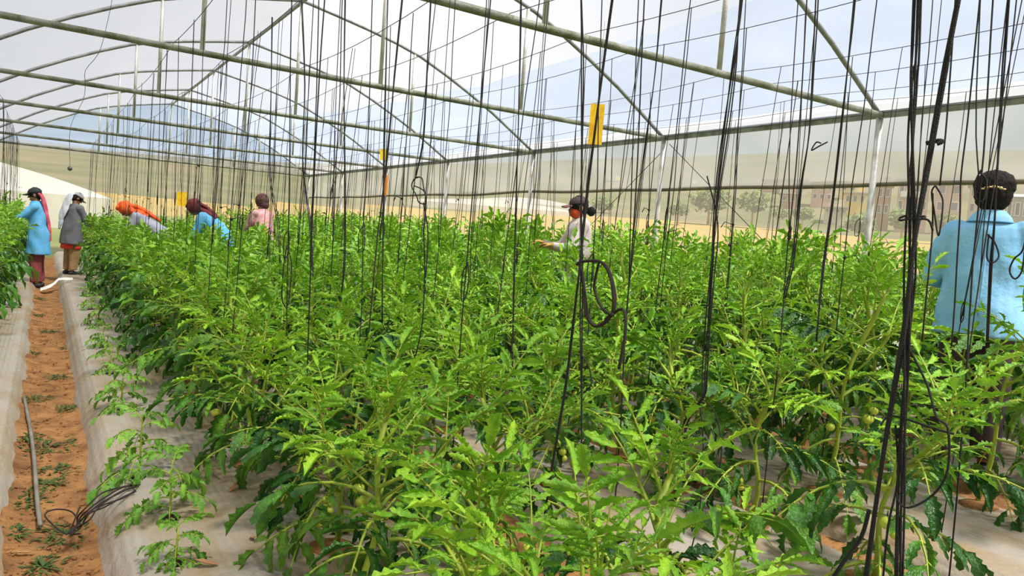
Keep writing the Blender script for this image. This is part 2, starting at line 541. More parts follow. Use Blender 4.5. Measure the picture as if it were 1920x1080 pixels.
# ------------------------------------------------------------------ walls
HEM = CAM_H + .84
def wall_sheet(mb, x, ya, yb, za, zb, amp=.02, ny=24, nzz=6, seed=0):
    rows = []
    for i in range(nzz + 1):
        z = za + (zb - za) * i / nzz
        rows.append([(x + amp * noise.noise(Vector((y * 1.4, z * 2.5, seed))), y, z + (.035 * noise.noise(Vector((y * .5, seed, 1))) if i == 0 else 0)) for y in [ya + (yb - ya) * k / ny for k in range(ny + 1)]])
    mb.grid(rows)
wr = empty('wall_right', (0, 0, 0)); tag(wr, 'side wall of rolled plastic curtain above see-through insect net', 'wall', kind='structure')
for ya, yb in zip(TY, TY[1:]):
    mb = MB(); wall_sheet(mb, XR + .05, ya, yb, HEM, EAVE, .025, 24, 6); mb.build('curtain_panel', M['curtain'], wr)
    mb = MB(); wall_sheet(mb, XR + .06, ya, yb, .9, HEM + .05, .012, 12, 4, 3); mb.build('net_panel', M['net'], wr)
    mb = MB(); wall_sheet(mb, XR + .05, ya, yb, 0, .95, .012, 12, 4, 3); mb.build('skirt_panel', M['curtain'], wr)
    mb = MB(); mb.tube([(XR + .03, ya + (yb - ya) * k / 12, HEM + .035 * noise.noise(Vector(((ya + (yb - ya) * k / 12) * .5, 0, 1)))) for k in range(13)], .022, 6); mb.build('curtain_hem', M['hem'], wr)
for q, (a, b) in enumerate((((1255, 270), (1430, 450)), ((1238, 288), (1090, 440)))):
    mb = MB(); mb.tube([at_x(*a, XR - .05), at_x(*b, XR - .05)], .005, 5)
    tag(mb.build('brace_wire', M['wire']), ('thin brace wire slanting down right from the second wall post', 'thin brace wire slanting down left from the second wall post')[q], 'wire', 'brace wires on the net wall')
wl = empty('wall_left', (0, 0, 0)); tag(wl, 'plastic side wall beside the path-side tomato row', 'wall', kind='structure')
for ya, yb in zip(TY, TY[1:]):
    mb = MB(); wall_sheet(mb, XL - .05, ya, yb, HEM, EAVE, .02, 16, 5, 8); mb.build('curtain_panel', M['curtain'], wl)
    mb = MB(); wall_sheet(mb, XL - .06, ya, yb, 0, HEM + .05, .012, 12, 4, 9); mb.build('net_panel', M['net'], wl)
def end_wall(nm, y, label):
    e = empty(nm, (0, 0, 0)); tag(e, label, 'wall', kind='structure')
    mb = MB()
    pr = profile(.03)
    rows = [[(x, y, EAVE) for x, z in pr], [(x, y, (z + EAVE) / 2) for x, z in pr], [(x, y, z) for x, z in pr]]
    mb.grid(rows); mb.build('gable_film', M['film_gable'], e)
    mb = MB(); mb.grid([[(XL + (XR - XL) * k / 16, y, z) for k in range(17)] for z in (0.0, 1.0, 2.0, EAVE)]); mb.build('net_panel', M['net'], e)
    return e
end_wall('wall_back', Y1 + .05, 'far end wall of insect net under a film gable')
end_wall('wall_front', Y0 - .05, 'end wall behind the camera')

# ------------------------------------------------------------------ people
def remesh(mb, name, material, voxel=.010, smooth_it=2, wrinkle=0.0, wscale=9.0, wstretch=(1, 1, .45), seed=0):
    me = mb.mesh(name + '_raw', material)
    tmp = bpy.data.objects.new(name + '_raw', me)
    COL.objects.link(tmp)
    md = tmp.modifiers.new('r', 'REMESH'); md.mode = 'VOXEL'; md.voxel_size = voxel; md.use_smooth_shade = True
    sm = tmp.modifiers.new('s', 'SMOOTH'); sm.iterations = smooth_it; sm.factor = .5
    dg = bpy.context.evaluated_depsgraph_get()
    out = bpy.data.meshes.new_from_object(tmp.evaluated_get(dg))
    bpy.data.objects.remove(tmp)
    bpy.data.meshes.remove(me)
    if wrinkle:
        nv = len(out.vertices)
        co = [0.0] * (nv * 3); no = [0.0] * (nv * 3)
        out.vertices.foreach_get('co', co)
        out.vertices.foreach_get('normal', no)
        for i in range(0, nv * 3, 3):
            k = wrinkle * noise.noise(Vector((co[i] * wscale * wstretch[0] + seed, co[i + 1] * wscale * wstretch[1], co[i + 2] * wscale * wstretch[2])))
            co[i] += no[i] * k; co[i + 1] += no[i + 1] * k; co[i + 2] += no[i + 2] * k
        out.vertices.foreach_set('co', co)
        out.update()
    out.polygons.foreach_set('use_smooth', [True] * len(out.polygons))
    out.name = name
    return out

def cap_(mb, a, b, ra, rb, n=10):
    a, b = Vector(a), Vector(b)
    mb.ball(a, ra, n, 6); mb.ball(b, rb, n, 6)
    mb.tube([a, a.lerp(b, .5), b], [ra, (ra + rb) / 2, rb], n)

def loft(mb, rings, n=18):
    """rings: (center, rx, ry, ax, ay)"""
    rows = []
    for c, rx, ry, ax, ay in rings:
        rows.append([Vector(c) + ax * (rx * math.cos(2 * PI * k / n)) + ay * (ry * math.sin(2 * PI * k / n)) for k in range(n)])
    st = len(mb.v)
    mb.grid(rows, closed=True)
    mb.f.append(tuple(st + k for k in reversed(range(n)))); mb.m.append(0)
    o = st + (len(rows) - 1) * n
    mb.f.append(tuple(o + k for k in range(n))); mb.m.append(0)

SK = mat('brown_skin', (.30, .145, .08), .55, (.25, .115, .06), 12)
M['hair'] = mat('black_hair', (.008, .007, .006), .75, (.016, .013, .012), 60, .5, 90, stretch=(1, 1, .2), spec=.2)
M['hair_brown'] = mat('brown_red_hair', (.10, .035, .02), .6, (.05, .018, .012), 40, .8, 60)
M['coat_blue'] = mat('light_blue_cotton', (.10, .40, .72), .8, (.16, .48, .78), 7, .25, 30, spec=.2)
M['coat_sky'] = mat('pale_blue_cotton', (.24, .55, .88), .8, (.31, .62, .90), 6, .5, 16, spec=.2)
M['collar_shade'] = mat('collar_shadow_blue', (.09, .32, .60), .8)  # darker blue standing in for the shadow under the collar
M['coat_grey'] = mat('grey_cotton', (.13, .135, .145), .85, (.18, .185, .20), 8, .25, 30, spec=.2)
M['shirt_white'] = mat('off_white_cotton', (.66, .58, .55), .8, (.56, .46, .44), 10, .25, 30, spec=.2)
M['shirt_pink'] = mat('pink_plaid', (.62, .22, .24), .8, (.55, .40, .38), 26, .2, 30, spec=.2)
M['shirt_grey'] = mat('lavender_grey_cotton', (.32, .33, .42), .8, (.40, .41, .48), 10, .2, 30, spec=.2)
M['trouser_red'] = mat('maroon_cotton', (.28, .075, .075), .85, (.20, .05, .05), 8, .2, 30, spec=.2)
M['trouser_tan'] = mat('tan_cotton', (.42, .27, .13), .85, (.30, .19, .09), 8, .2, 30, spec=.2)
M['trouser_dark'] = mat('dark_cotton', (.05, .03, .035), .85)
M['red'] = mat('scarlet_cotton', (.70, .035, .015), .75)
M['orange'] = mat('orange_scarf', (.90, .15, .008), .75, (.75, .06, .01), 14, .3, 30)
M['maroon'] = mat('maroon_scarf', (.11, .010, .018), .75, (.17, .02, .025), 16, .3, 30)
M['pink'] = mat('pink_scarf', (.72, .15, .22), .8, (.55, .06, .10), 12, .3, 30)
M['mask'] = mat('orange_red_face_scarf', (.62, .075, .02), .8, (.50, .05, .015), 14)
M['cap_black'] = mat('black_cap_cloth', (.022, .026, .03), .8)
M['cap_brown'] = mat('dark_plum_cap_cloth', (.055, .03, .032), .8)
M['brim_plum'] = mat('plum_brim_cloth', (.16, .075, .07), .8)
M['cap_grey'] = mat('grey_cap_cloth', (.38, .38, .40), .8, (.30, .30, .32), 10)
M['scarf_white'] = mat('white_blue_scarf', (.70, .72, .76), .8, (.55, .62, .74), 7, .2, 30)
M['glove'] = mat('dark_glove', (.03, .03, .035), .8)
M['glove_yellow'] = mat('yellow_glove', (.55, .36, .08), .7, (.42, .22, .05), 14)
M['shoe'] = mat('black_shoe', (.015, .014, .014), .5)
M['eye'] = mat('dark_eye', (.012, .010, .01), .2)
M['lip'] = mat('lip', (.26, .09, .07), .5)
M['gold'] = mat('gold_clip', (.75, .55, .22), .35, metal=.6)
M['cream'] = mat('cream_trim', (.75, .62, .42), .8)

class Pose: pass
def person(loc, th, label, S=1.65, bend=0.0, head_pitch=0.0, head_yaw=0.0, arms=None, coat=None, hem=.60, coat_fit=1.0, legs='trouser_dark', hair='hair', hands='skin', sleeve_end=.86, voxel=.010, loose=1.0, skirt=None):
    s = S / 1.65
    e = empty('person', loc, th)
    tag(e, label, 'person')
    p = Pose(); p.e = e; p.s = s
    hip = Vector((0, 0, .86)) * s
    Rb = Matrix.Rotation(-bend, 3, 'X')
    def T(x, y, z):
        v = Vector((x, y, z)) * s
        if v.z <= hip.z: return v
        return hip + Rb @ (v - hip)
    p.T = T; p.Rb = Rb
    hc = T(0, .015, 1.535)
    Rh = Rb @ Matrix.Rotation(head_yaw, 3, 'Z') @ Matrix.Rotation(-head_pitch, 3, 'X')
    def Hd(x, y, z): return hc + Rh @ (Vector((x, y, z)) * s)
    p.Hd = Hd; p.Rh = Rh; p.hc = hc
    X = Vector((1, 0, 0)); Yb = Rb @ Vector((0, 1, 0))
    mb = MB()
    # legs
    for q in (-1, 1):
        cap_(mb, Vector((q * .085, 0, .84)) * s, Vector((q * .095, .025, .46)) * s, .082 * s, .056 * s)
        cap_(mb, Vector((q * .095, .025, .46)) * s, Vector((q * .10, -.015, .09)) * s, .055 * s, .036 * s)
        cap_(mb, Vector((q * .10, -.03, .045)) * s, Vector((q * .115, .13, .03)) * s, .036 * s, .028 * s)
    # trunk
    def R(z, rx, ry, y=0.0): return (T(0, y, z), rx * s, ry * s, X, Yb if z > .86 else Vector((0, 1, 0)))
    loft(mb, [R(.78, .12, .09), R(.86, .155, .105), R(.95, .145, .098), R(1.04, .132, .088), R(1.14, .148, .10, .005), R(1.24, .158, .108, .008), R(1.32, .165, .095), R(1.375, .12, .07), R(1.41, .06, .055)])
    cap_(mb, T(0, -.005, 1.38), Hd(0, -.01, -.07), .056 * s, .050 * s)
    # head
    mb.ball(Hd(0, -.012, .012), (.073 * s, .092 * s, .098 * s), 14, 10, rot=Rh)
    mb.ball(Hd(0, .022, -.058), (.054 * s, .060 * s, .058 * s), 12, 8, rot=Rh)
    cap_(mb, Hd(0, .078, .005), Hd(0, .098, -.028), .010 * s, .015 * s, 8)
    mb.ball(Hd(0, .070, .028), (.045 * s, .016 * s, .012 * s), 10, 6, rot=Rh)
    mb.ball(Hd(0, .072, -.072), (.026 * s, .014 * s, .012 * s), 10, 6, rot=Rh)
    for q in (-1, 1):
        mb.ball(Hd(q * .076, -.012, -.012), (.012 * s, .022 * s, .034 * s), 8, 6, rot=Rh)
    # arms
    arms = arms or {}
    p.wrist = {}
    sl = MB()
    gl = {}
    for q in (-1, 1):
        eo, wo_ = arms.get(q, ((.05, .13, -.24), (-.06, .24, .02)))
        sh = T(q * .165, 0, 1.335)
        el = sh + Vector((q * eo[0], eo[1], eo[2])) * s
        wr_ = el + Vector((q * wo_[0], wo_[1], wo_[2])) * s
        p.wrist[q] = wr_
        cap_(mb, sh, el, .048 * s, .040 * s); cap_(mb, el, wr_, .039 * s, .026 * s)
        cap_(sl, sh, el, .073 * s * loose, .062 * s * loose)
        we = el.lerp(wr_, sleeve_end)
        cap_(sl, el, we, .058 * s * loose, .047 * s * loose)
        # hand: palm, four fingers, thumb
        d = (wr_ - el).normalized()
        side = d.cross(Vector((0, 0, 1)))
        side = side.normalized() if side.length > .1 else Vector((1, 0, 0))
        side *= -q
        nr = side.cross(d).normalized()
        if nr.z > 0: nr = -nr
        hm = mb if hands == 'skin' else MB()
        pc = wr_ + d * (.045 * s)
        rot = Matrix((side, d, nr)).transposed()
        hm.ball(pc, (.042 * s, .055 * s, .020 * s), 10, 6, rot=rot)
        for k, fl_ in enumerate((.066, .078, .072, .056)):
            b0 = pc + side * ((k - 1.5) * .021 * s) + d * (.040 * s)
            b1 = b0 + (d * .8 + nr * .35).normalized() * (fl_ * .55 * s)
            b2 = b1 + (d * .35 + nr * .85).normalized() * (fl_ * .5 * s)
            cap_(hm, b0, b1, .0098 * s, .0090 * s, 6); cap_(hm, b1, b2, .0090 * s, .0080 * s, 6)
        t0 = pc - side * (.036 * s) - d * (.02 * s)
        t1 = t0 + (-side * .7 + d * .6 + nr * .3).normalized() * (.036 * s)
        t2 = t1 + (-side * .1 + d * .8 + nr * .5).normalized() * (.030 * s)
        cap_(hm, t0, t1, .012 * s, .0105 * s, 6); cap_(hm, t1, t2, .0105 * s, .009 * s, 6)
        if hands != 'skin':
            cap_(hm, wr_, wr_ - d * .05 * s, .032 * s, .036 * s, 8)
            put('glove', remesh(hm, 'glove', M[hands], .006, 1), e)
    put('body', remesh(mb, 'body', SK, .0085, 2), e)
    for q in (-1, 1):
        m2 = MB(); m2.ball(Hd(q * .030, .078, .012), (.012 * s, .008 * s, .007 * s), 8, 6, rot=Rh); m2.build('eye', M['eye'], e)
    m2 = MB(); m2.ball(Hd(0, .084, -.072), (.024 * s, .008 * s, .006 * s), 8, 5, rot=Rh); m2.build('mouth', M['lip'], e)
    # trousers
    tb = MB()
    for q in (-1, 1):
        loft(tb, [(Vector((q * .075, 0, .90)) * s, .10 * s, .115 * s, X, Vector((0, 1, 0))), (Vector((q * .085, 0, .78)) * s, .10 * s, .11 * s, X, Vector((0, 1, 0))), (Vector((q * .095, .02, .46)) * s, .085 * s * loose, .092 * s * loose, X, Vector((0, 1, 0))), (Vector((q * .10, -.005, .10)) * s, .072 * s, .082 * s, X, Vector((0, 1, 0)))])
    put('trousers', remesh(tb, 'trousers', M[legs], .012, 2, .014 * s, 11, seed=3), e)
    for q in (-1, 1):
        m2 = MB(); cap_(m2, Vector((q * .10, -.045, .045)) * s, Vector((q * .118, .15, .036)) * s, .045 * s, .036 * s, 10)
        put('shoe', remesh(m2, 'shoe', M['shoe'], .010, 1), e)
    # coat or shirt with sleeves
    if coat:
        c = MB(); f = coat_fit
        rings = [R(1.425, .068, .066), R(1.40, .095, .075), R(1.365, .165, .098), R(1.31, .192, .118), R(1.22, .188, .132, .005), R(1.10, .178 * f, .128 * f), R(.98, .185 * f, .135 * f), R(.87, .195 * f, .145 * f)]
        z = .86
        hx = T(0, 0, .87)
        while z > hem + .02:
            z = max(hem, z - .09)
            k = (.86 - z) / .4
            rings.append((Vector((0, 0, z)) * s, (.20 + .035 * k) * s * f, (.15 + .035 * k) * s * f, X, Vector((0, 1, 0))))
        loft(c, rings, 22)
        c.merge(sl)
        put('coat', remesh(c, 'coat', M[coat], voxel, 3, .022 * s, 9, (1, 1, .6), seed=len(label)), e)
    if skirt:
        m2 = MB()
        loft(m2, [(Vector((0, 0, hem + .05)) * s, .205 * s, .155 * s, X, Vector((0, 1, 0))), (Vector((0, 0, hem - .02)) * s, .215 * s, .162 * s, X, Vector((0, 1, 0))), (Vector((0, 0, hem - .09)) * s, .22 * s, .165 * s, X, Vector((0, 1, 0)))], 20)
        put('tunic_hem', remesh(m2, 'tunic_hem', M[skirt], .012, 2, .01, 12), e)
    return p

def hair(p, material, big=1.0, back=.012, low=-.03):
    mb = MB(); s = p.s
    mb.ball(p.Hd(0, -back, .024), (.083 * s * big, .098 * s * big, .098 * s * big), 16, 12, rot=p.Rh)
    mb.ball(p.Hd(0, -.045, low), (.066 * s * big, .060 * s * big, .062 * s * big), 12, 8, rot=p.Rh)
    return put('hair', remesh(mb, 'hair', M[material], .009, 1, .007, 60, (1, 1, 1)), p.e)

def cap_hat(p, material, brim_mat=None, tilt=0.0):
    s = p.s
    rows = []
    for i in range(8):
        th = PI / 2 * i / 7
        rows.append([p.Hd(.086 * math.cos(th) * math.cos(a), -.010 + .106 * math.cos(th) * math.sin(a), .040 + .078 * math.sin(th)) for a in [2 * PI * k / 20 for k in range(20)]])
    mb = MB(); mb.grid(rows, closed=True)
    rows = [[p.Hd(.084 * math.cos(a), -.010 + .104 * math.sin(a), .034) for a in [2 * PI * k / 20 for k in range(20)]], [p.Hd(.086 * math.cos(a), -.010 + .106 * math.sin(a), .040) for a in [2 * PI * k / 20 for k in range(20)]]]
    mb.grid(rows, closed=True)
    mb.ball(p.Hd(0, -.01, .119), .008 * s, 8, 5)
    c = mb.build('cap', M[material], p.e)
    mb = MB()
    for dz, flip in ((.0, 0), (-.006, 1)):
        rows = []
        for i in range(6):
            u = i / 5
            rows.append([p.Hd(.080 * math.sin(a) * (1 - .10 * u * u), .060 + (.03 + .088 * u) * math.cos(a * .9), .040 - .012 * u - .020 * abs(math.sin(a)) + dz) for a in [-1.25 + 2.5 * k / 10 for k in range(11)]])
        mb.grid(rows)
    mb.build('brim', M[brim_mat or material], c)
    return c

def drape(p, name, pts, widths, thick, material, wr=.010):
    """cloth strip hanging through pts (local), flattened cross-section"""
    mb = MB(); P = smooth(pts, 4)
    n = len(P); rings = []
    for i, q in enumerate(P):
        t = i / (n - 1) * (len(widths) - 1); k = min(int(t), len(widths) - 2); w = widths[k] + (widths[k + 1] - widths[k]) * (t - k)
        d = (P[min(i + 1, n - 1)] - P[max(i - 1, 0)]).normalized()
        ax = Vector((1, 0, 0)); ax = (ax - d * ax.dot(d)).normalized(); ay = d.cross(ax)
        rings.append((q, w, thick, ax, ay))
    loft(mb, rings, 14)
    return put(name, remesh(mb, name, M[material], .010, 1, wr, 16), p.e)

# worker in black cap and blue coat on the path
reachL = {-1: ((.02, .16, -.17), (-.02, .26, -.01)), 1: ((.03, .18, -.16), (-.05, .26, .0))}
p = person((-.07, 14.4, fz(0, 14.4)), math.radians(78), 'person in black cap, light blue coat and pink scarf, reaching into plants by the path', 1.62, .10, .12, 0, reachL, 'coat_blue', .56, 1.05, 'trouser_red', hands='glove')
hair(p, 'hair', 1.0); cap_hat(p, 'cap_black')
drape(p, 'scarf', [p.Hd(0, -.07, .02), p.Hd(.01, -.105, -.06), p.T(.02, -.115, 1.32), p.T(.03, -.135, 1.15), p.T(.04, -.145, .98), p.T(.05, -.155, .78)], [.085, .10, .10, .08, .06, .04], .026, 'pink', .016)
# worker in grey coat
reachR = {-1: ((.03, .10, -.22), (-.06, .22, -.10)), 1: ((.04, .10, -.22), (-.06, .22, -.10))}
p = person((.42, 15.75, .13), math.radians(-62), 'person in grey cap and long grey coat with a white scarf on the mulch edge', 1.50, .12, .45, -.2, reachR, 'coat_grey', .62, 1.15, 'trouser_tan', hands='glove', loose=1.1, skirt='red')
hair(p, 'hair', 1.02); cap_hat(p, 'cap_grey')
drape(p, 'scarf', [p.Hd(-.02, -.07, .06), p.Hd(-.05, -.13, -.02), p.T(-.10, -.15, 1.30), p.T(-.12, -.17, 1.15), p.T(-.12, -.17, 1.05)], [.06, .10, .12, .10, .05], .025, 'scarf_white')
drape(p, 'scarf_end', [p.T(-.11, -.17, 1.10), p.T(-.12, -.18, 1.0), p.T(-.14, -.17, .88)], [.05, .06, .03], .02, 'scarf_white')
# stooping workers
low = {-1: ((.02, .10, -.25), (-.02, .12, -.22)), 1: ((.02, .10, -.25), (-.02, .12, -.22))}
def head_scarf(p, material, big=1.0):
    mb = MB(); s = p.s
    mb.ball(p.Hd(0, -.022, .018), (.092 * s * big, .108 * s * big, .112 * s * big), 16, 12, rot=p.Rh)
    mb.ball(p.Hd(0, -.05, -.05), (.080 * s * big, .075 * s * big, .09 * s * big), 14, 10, rot=p.Rh)
    loft(mb, [(p.Hd(0, -.04, .03), .085 * s * big, .085 * s, p.Rh @ Vector((1, 0, 0)), p.Rh @ Vector((0, 1, 0))), (p.Hd(0, -.045, -.07), .085 * s * big, .080 * s, p.Rh @ Vector((1, 0, 0)), p.Rh @ Vector((0, 1, 0))), (p.T(0, -.055, 1.40), .11 * s, .075 * s, Vector((1, 0, 0)), p.Rb @ Vector((0, 1, 0))), (p.T(0, -.085, 1.30), .14 * s, .06 * s, Vector((1, 0, 0)), p.Rb @ Vector((0, 1, 0))), (p.T(0, -.11, 1.20), .10 * s, .04 * s, Vector((1, 0, 0)), p.Rb @ Vector((0, 1, 0)))])
    mb.ball(p.Hd(0, .03, .10), (.075 * s, .06 * s, .03 * s), 12, 8, rot=p.Rh)
    return put('head_scarf', remesh(mb, 'head_scarf', M[material], .010, 1, .016, 18), p.e)
p = person((1.62, 13.35, .17), math.radians(80), 'stooping person in a bright orange headscarf and grey shirt among the plants', 1.62, .95, .05, 0, low, 'shirt_grey', .70, 1.0, 'trouser_dark', hands='glove')
head_scarf(p, 'orange', 1.08)
drape(p, 'scarf_tail', [p.Hd(0, -.09, -.01), p.Hd(.0, -.13, -.10), p.T(.02, -.15, 1.30), p.T(.03, -.16, 1.15), p.T(.04, -.17, 1.02)], [.08, .09, .085, .07, .04], .035, 'orange', .014)
p = person((2.42, 12.35, .20), math.radians(72), 'stooping person in a dark maroon headscarf and light blue coat', 1.62, .80, .10, 0, low, 'coat_blue', .66, 1.05, 'trouser_dark', hands='glove')
head_scarf(p, 'maroon', 1.12)
drape(p, 'scarf_tail', [p.Hd(0, -.09, .0), p.Hd(.0, -.13, -.12), p.T(.02, -.13, 1.33), p.T(.03, -.14, 1.22)], [.08, .10, .10, .05], .025, 'maroon')
drape(p, 'scarf_edge', [p.Hd(.02, .095, .07), p.Hd(.03, .11, .0), p.Hd(.02, .10, -.07)], [.015, .04, .02], .012, 'cream')
# curly haired worker in pink plaid
p = person((2.92, 12.0, .22), math.radians(30), 'person with curly brown hair and pink plaid shirt seen from behind', 1.56, .15, .25, .2, reachR, 'shirt_pink', .72, 1.0, 'trouser_dark', hands='skin')
hair(p, 'hair_brown', 1.22, .02, -.06)
drape(p, 'waist_cloth', [p.T(-.12, -.12, 1.08), p.T(-.15, -.13, .98), p.T(-.15, -.12, .86)], [.06, .08, .05], .03, 'orange')
# worker in plum cap and face scarf
p = person((4.52, 5.98, .30), math.radians(66), 'person in dark plum cap with orange red face cloth and pale shirt', 1.56, .06, .10, .0, {-1: ((.06, .10, -.24), (-.08, .20, .02)), 1: ((.05, .12, -.24), (-.08, .22, .04))}, 'shirt_white', .62, 1.0, 'trouser_dark', hands='glove_yellow')
hair(p, 'hair', 1.0); cap_hat(p, 'cap_brown', 'brim_plum')
mb = MB(); mb.ball(p.Hd(0, .028, -.052), (.066 * p.s, .075 * p.s, .066 * p.s), 14, 10, rot=p.Rh); cap_(mb, p.Hd(0, .07, -.02), p.Hd(0, .09, -.045), .022, .018)
put('face_cloth', remesh(mb, 'face_cloth', M['mask'], .008, 1, .004, 30), p.e)
mb = MB(); mb.ball(p.Hd(0, -.135, -.055), (.045, .045, .05), 12, 8); put('hair_bun', remesh(mb, 'hair_bun', M['hair'], .008, 1, .004, 60), p.e)
# worker seen from behind
p = person((4.42, 2.14, .27), math.radians(-66), 'person in pale blue coat seen from behind, black hair held by a gold clip', 1.66, .03, .12, .0, {-1: ((.09, .06, -.26), (-.10, .22, -.02)), 1: ((.09, .06, -.26), (-.10, .22, -.02))}, 'coat_sky', .76, 1.08, 'trouser_dark', hands='skin', voxel=.009)
h = hair(p, 'hair', 1.14, .016, -.01)
mb = MB(); mb.ball(p.Hd(0, -.02, .060), (.104, .108, .088), 16, 12); put('hair_bun', remesh(mb, 'hair_bun', M['hair'], .009, 1, .006, 60, (1, 1, 1)), p.e)
mb = MB()
for k in range(7):
    a = -.42 + .14 * k
    mb.ball(p.Hd(.118 * math.sin(a), -.016 - .122 * math.cos(a), .012 + .014 * math.cos(a * 3)), (.011, .008, .005 + .003 * (k % 2)), 8, 5)
mb.build('hair_clip', M['gold'], p.e)
rows = []
for (z, rr, ry) in ((1.395, .112, .092), (1.425, .098, .082), (1.452, .074, .070), (1.46, .068, .064), (1.43, .064, .060)):
    rows.append([p.T(rr * math.cos(a), -.004 + ry * math.sin(a), z) for a in [PI * .86 + (PI * 1.28) * k / 22 for k in range(23)]])
mb = MB(); mb.grid(rows); co = mb.build('collar', M['coat_sky'], p.e)
mb = MB(); mb.tube([p.T(0, -.100, 1.36), p.T(0, -.122, 1.28), p.T(0, -.136, 1.18), p.T(0, -.141, 1.06), p.T(0, -.149, .96), p.T(0, -.158, .88)], .006, 5); mb.build('back_seam', M['coat_sky'], p.e)
mb = MB(); mb.tube([p.T(.114 * math.cos(a), -.004 + .094 * math.sin(a), 1.394) for a in [PI * .86 + (PI * 1.28) * k / 22 for k in range(23)]], .004, 5); mb.build('collar_shadow', M['collar_shade'], co)  # thin tube painting the shadow line below the collar

# ------------------------------------------------------------------ outside: houses, shrubs, tunnels
M['h_pink'] = mat('pink_plaster', (.62, .42, .36), .9, (.52, .36, .31), .8)
M['h_brick'] = mat('bare_brick_wall', (.42, .22, .15), .9, (.34, .19, .13), 1.2)
M['h_cream'] = mat('cream_plaster', (.68, .60, .50), .9, (.58, .50, .41), .8)
M['h_yellow'] = mat('yellow_plaster', (.80, .58, .16), .9)
M['h_grey'] = mat('grey_concrete', (.36, .34, .33), .9, (.28, .27, .26), .7)
M['h_white'] = mat('white_plaster', (.76, .74, .72), .9)
M['h_win'] = mat('dark_window', (.09, .08, .11), .3)
M['h_win2'] = mat('purple_grey_shutter', (.18, .14, .22), .6)
M['h_roof'] = mat('concrete_roof', (.42, .40, .37), .9)
M['tin'] = mat('tin_roof', (.50, .48, .46), .6)
M['bush'] = mat('bush_leaves', (.09, .16, .03), .8, (.16, .24, .06), 2, island=.3)
M['poly'] = mat('white_tunnel_film', (.86, .86, .86), .5, (.78, .78, .77), .6)
M['poly_wall'] = mat('cream_tunnel_wall', (.62, .58, .50), .7, (.54, .50, .43), 1.5)

def house(px, base_py, w_px, h_px, dist, wall, label, storeys=2, win='h_win', roof='flat', face=0.0, cols=3, balcony=False):
    d = ray(px, base_py); hd = Vector((d.x, d.y, 0)).normalized()
    x, y = hd.x * dist, hd.y * dist
    r = math.hypot(x - CX, y - CY); az = math.atan2(x - CX, y - CY)
    el = d.z / math.hypot(d.x, d.y)
    zg = terr(r, az)
    zb = CAM_H + el * dist
    ct = Vector((hd.x, hd.y, 0)).dot(Vector((FWD.x, FWD.y, 0)).normalized())
    w = w_px * dist * ct * ct / F_PX; h = h_px * dist * ct / F_PX
    top = zb + h
    z0 = min(zg, zb) - 1
    e = empty('house', (x, y, z0), math.atan2(-hd.x, hd.y) + face)
    tag(e, label, 'house', 'houses on the hillside outside')
    dp = max(5.0, w * .7)
    H = top - z0
    mb = MB(); mb.box((0, dp / 2, H / 2), (w, dp, H)); mb.build('walls', M[wall], e, flat=True)
    if roof == 'flat':
        mb = MB(); mb.box((0, dp / 2 - .3, H + .12), (w + .8, dp + 1.2, .24)); mb.build('roof_slab', M['h_roof'], e, flat=True)
        mb = MB(); mb.box((w * .25, dp * .6, H + 1.0), (w * .28, dp * .3, 1.7)); mb.build('stair_head', M[wall], e, flat=True)
    else:
        mb = MB(); mb.add([(-w / 2 - .4, -.5, H), (w / 2 + .4, -.5, H), (w / 2 + .4, dp + .5, H), (-w / 2 - .4, dp + .5, H), (-w / 2, dp / 2, H + w * .16), (w / 2, dp / 2, H + w * .16)], [(0, 1, 5, 4), (2, 3, 4, 5), (0, 4, 3), (1, 2, 5), (0, 3, 2, 1)]); mb.build('pitched_roof', M['tin'], e, flat=True)
    sh = h / storeys
    for s_ in range(storeys):
        zc = (zb - z0) + sh * (s_ + .55)
        for c in range(cols):
            xc = w * ((c + .5) / cols - .5)
            f = MB(); ww, wh = w / cols * .46, sh * .46
            f.box((xc, -.05, zc), (ww + .25, .12, wh + .25)); fo = f.build('window_frame', M['h_white'], e, flat=True)
            g = MB(); g.box((xc, -.10, zc), (ww, .06, wh)); g.build('window_pane', M[win], fo, flat=True)
        if balcony and s_ > 0:
            b = MB(); b.box((0, -.6, (zb - z0) + sh * s_ + .1), (w * .8, 1.3, .2)); b.box((0, -1.2, (zb - z0) + sh * s_ + .6), (w * .8, .1, .8)); b.build('balcony', M['h_white'], e, flat=True)
    return e
house(1646, 408, 40, 60, 152, 'h_brick', 'brown brick house hidden partly by the nearest wall post', 2)
house(1708, 402, 58, 62, 150, 'h_pink', 'wide pink house with a balcony between the cords', 2, balcony=True, cols=4)
house(1774, 404, 52, 62, 149, 'h_pink', 'pale pink house with purple shutters beside the blue coat', 2, 'h_win2', cols=2)
house(1836, 405, 46, 56, 156, 'h_cream', 'cream house just behind the blue coated shoulder', 2)
house(1912, 420, 60, 50, 150, 'h_grey', 'long grey building with pale tin roof right of the blue coat', 1, roof='tin', cols=4)
house(1602, 385, 40, 22, 175, 'h_yellow', 'bright yellow low house at the curtain hem', 1, cols=3)
house(1590, 362, 30, 18, 205, 'h_yellow', 'upper yellow house behind the low yellow one', 1, cols=2)
house(1540, 378, 40, 34, 190, 'h_pink', 'faded pink house left of the yellow houses', 2)
house(1478, 382, 32, 18, 185, 'h_brick', 'small orange brick shed on the slope', 1, cols=2)
house(1490, 360, 42, 22, 215, 'h_cream', 'cream house above the orange brick shed', 1, cols=3)
house(1445, 358, 34, 20, 220, 'h_pink', 'pinkish house at the curtain hem near the bundle of cords', 1, cols=3)
house(1565, 402, 40, 12, 160, 'h_cream', 'low cream wall building below the yellow house', 1, cols=4)
house(1195, 362, 24, 16, 240, 'h_white', 'small white house right of the capped worker', 1, cols=2)
house(1150, 352, 30, 12, 250, 'h_yellow', 'tiny yellow house above the capped worker', 1, cols=2)
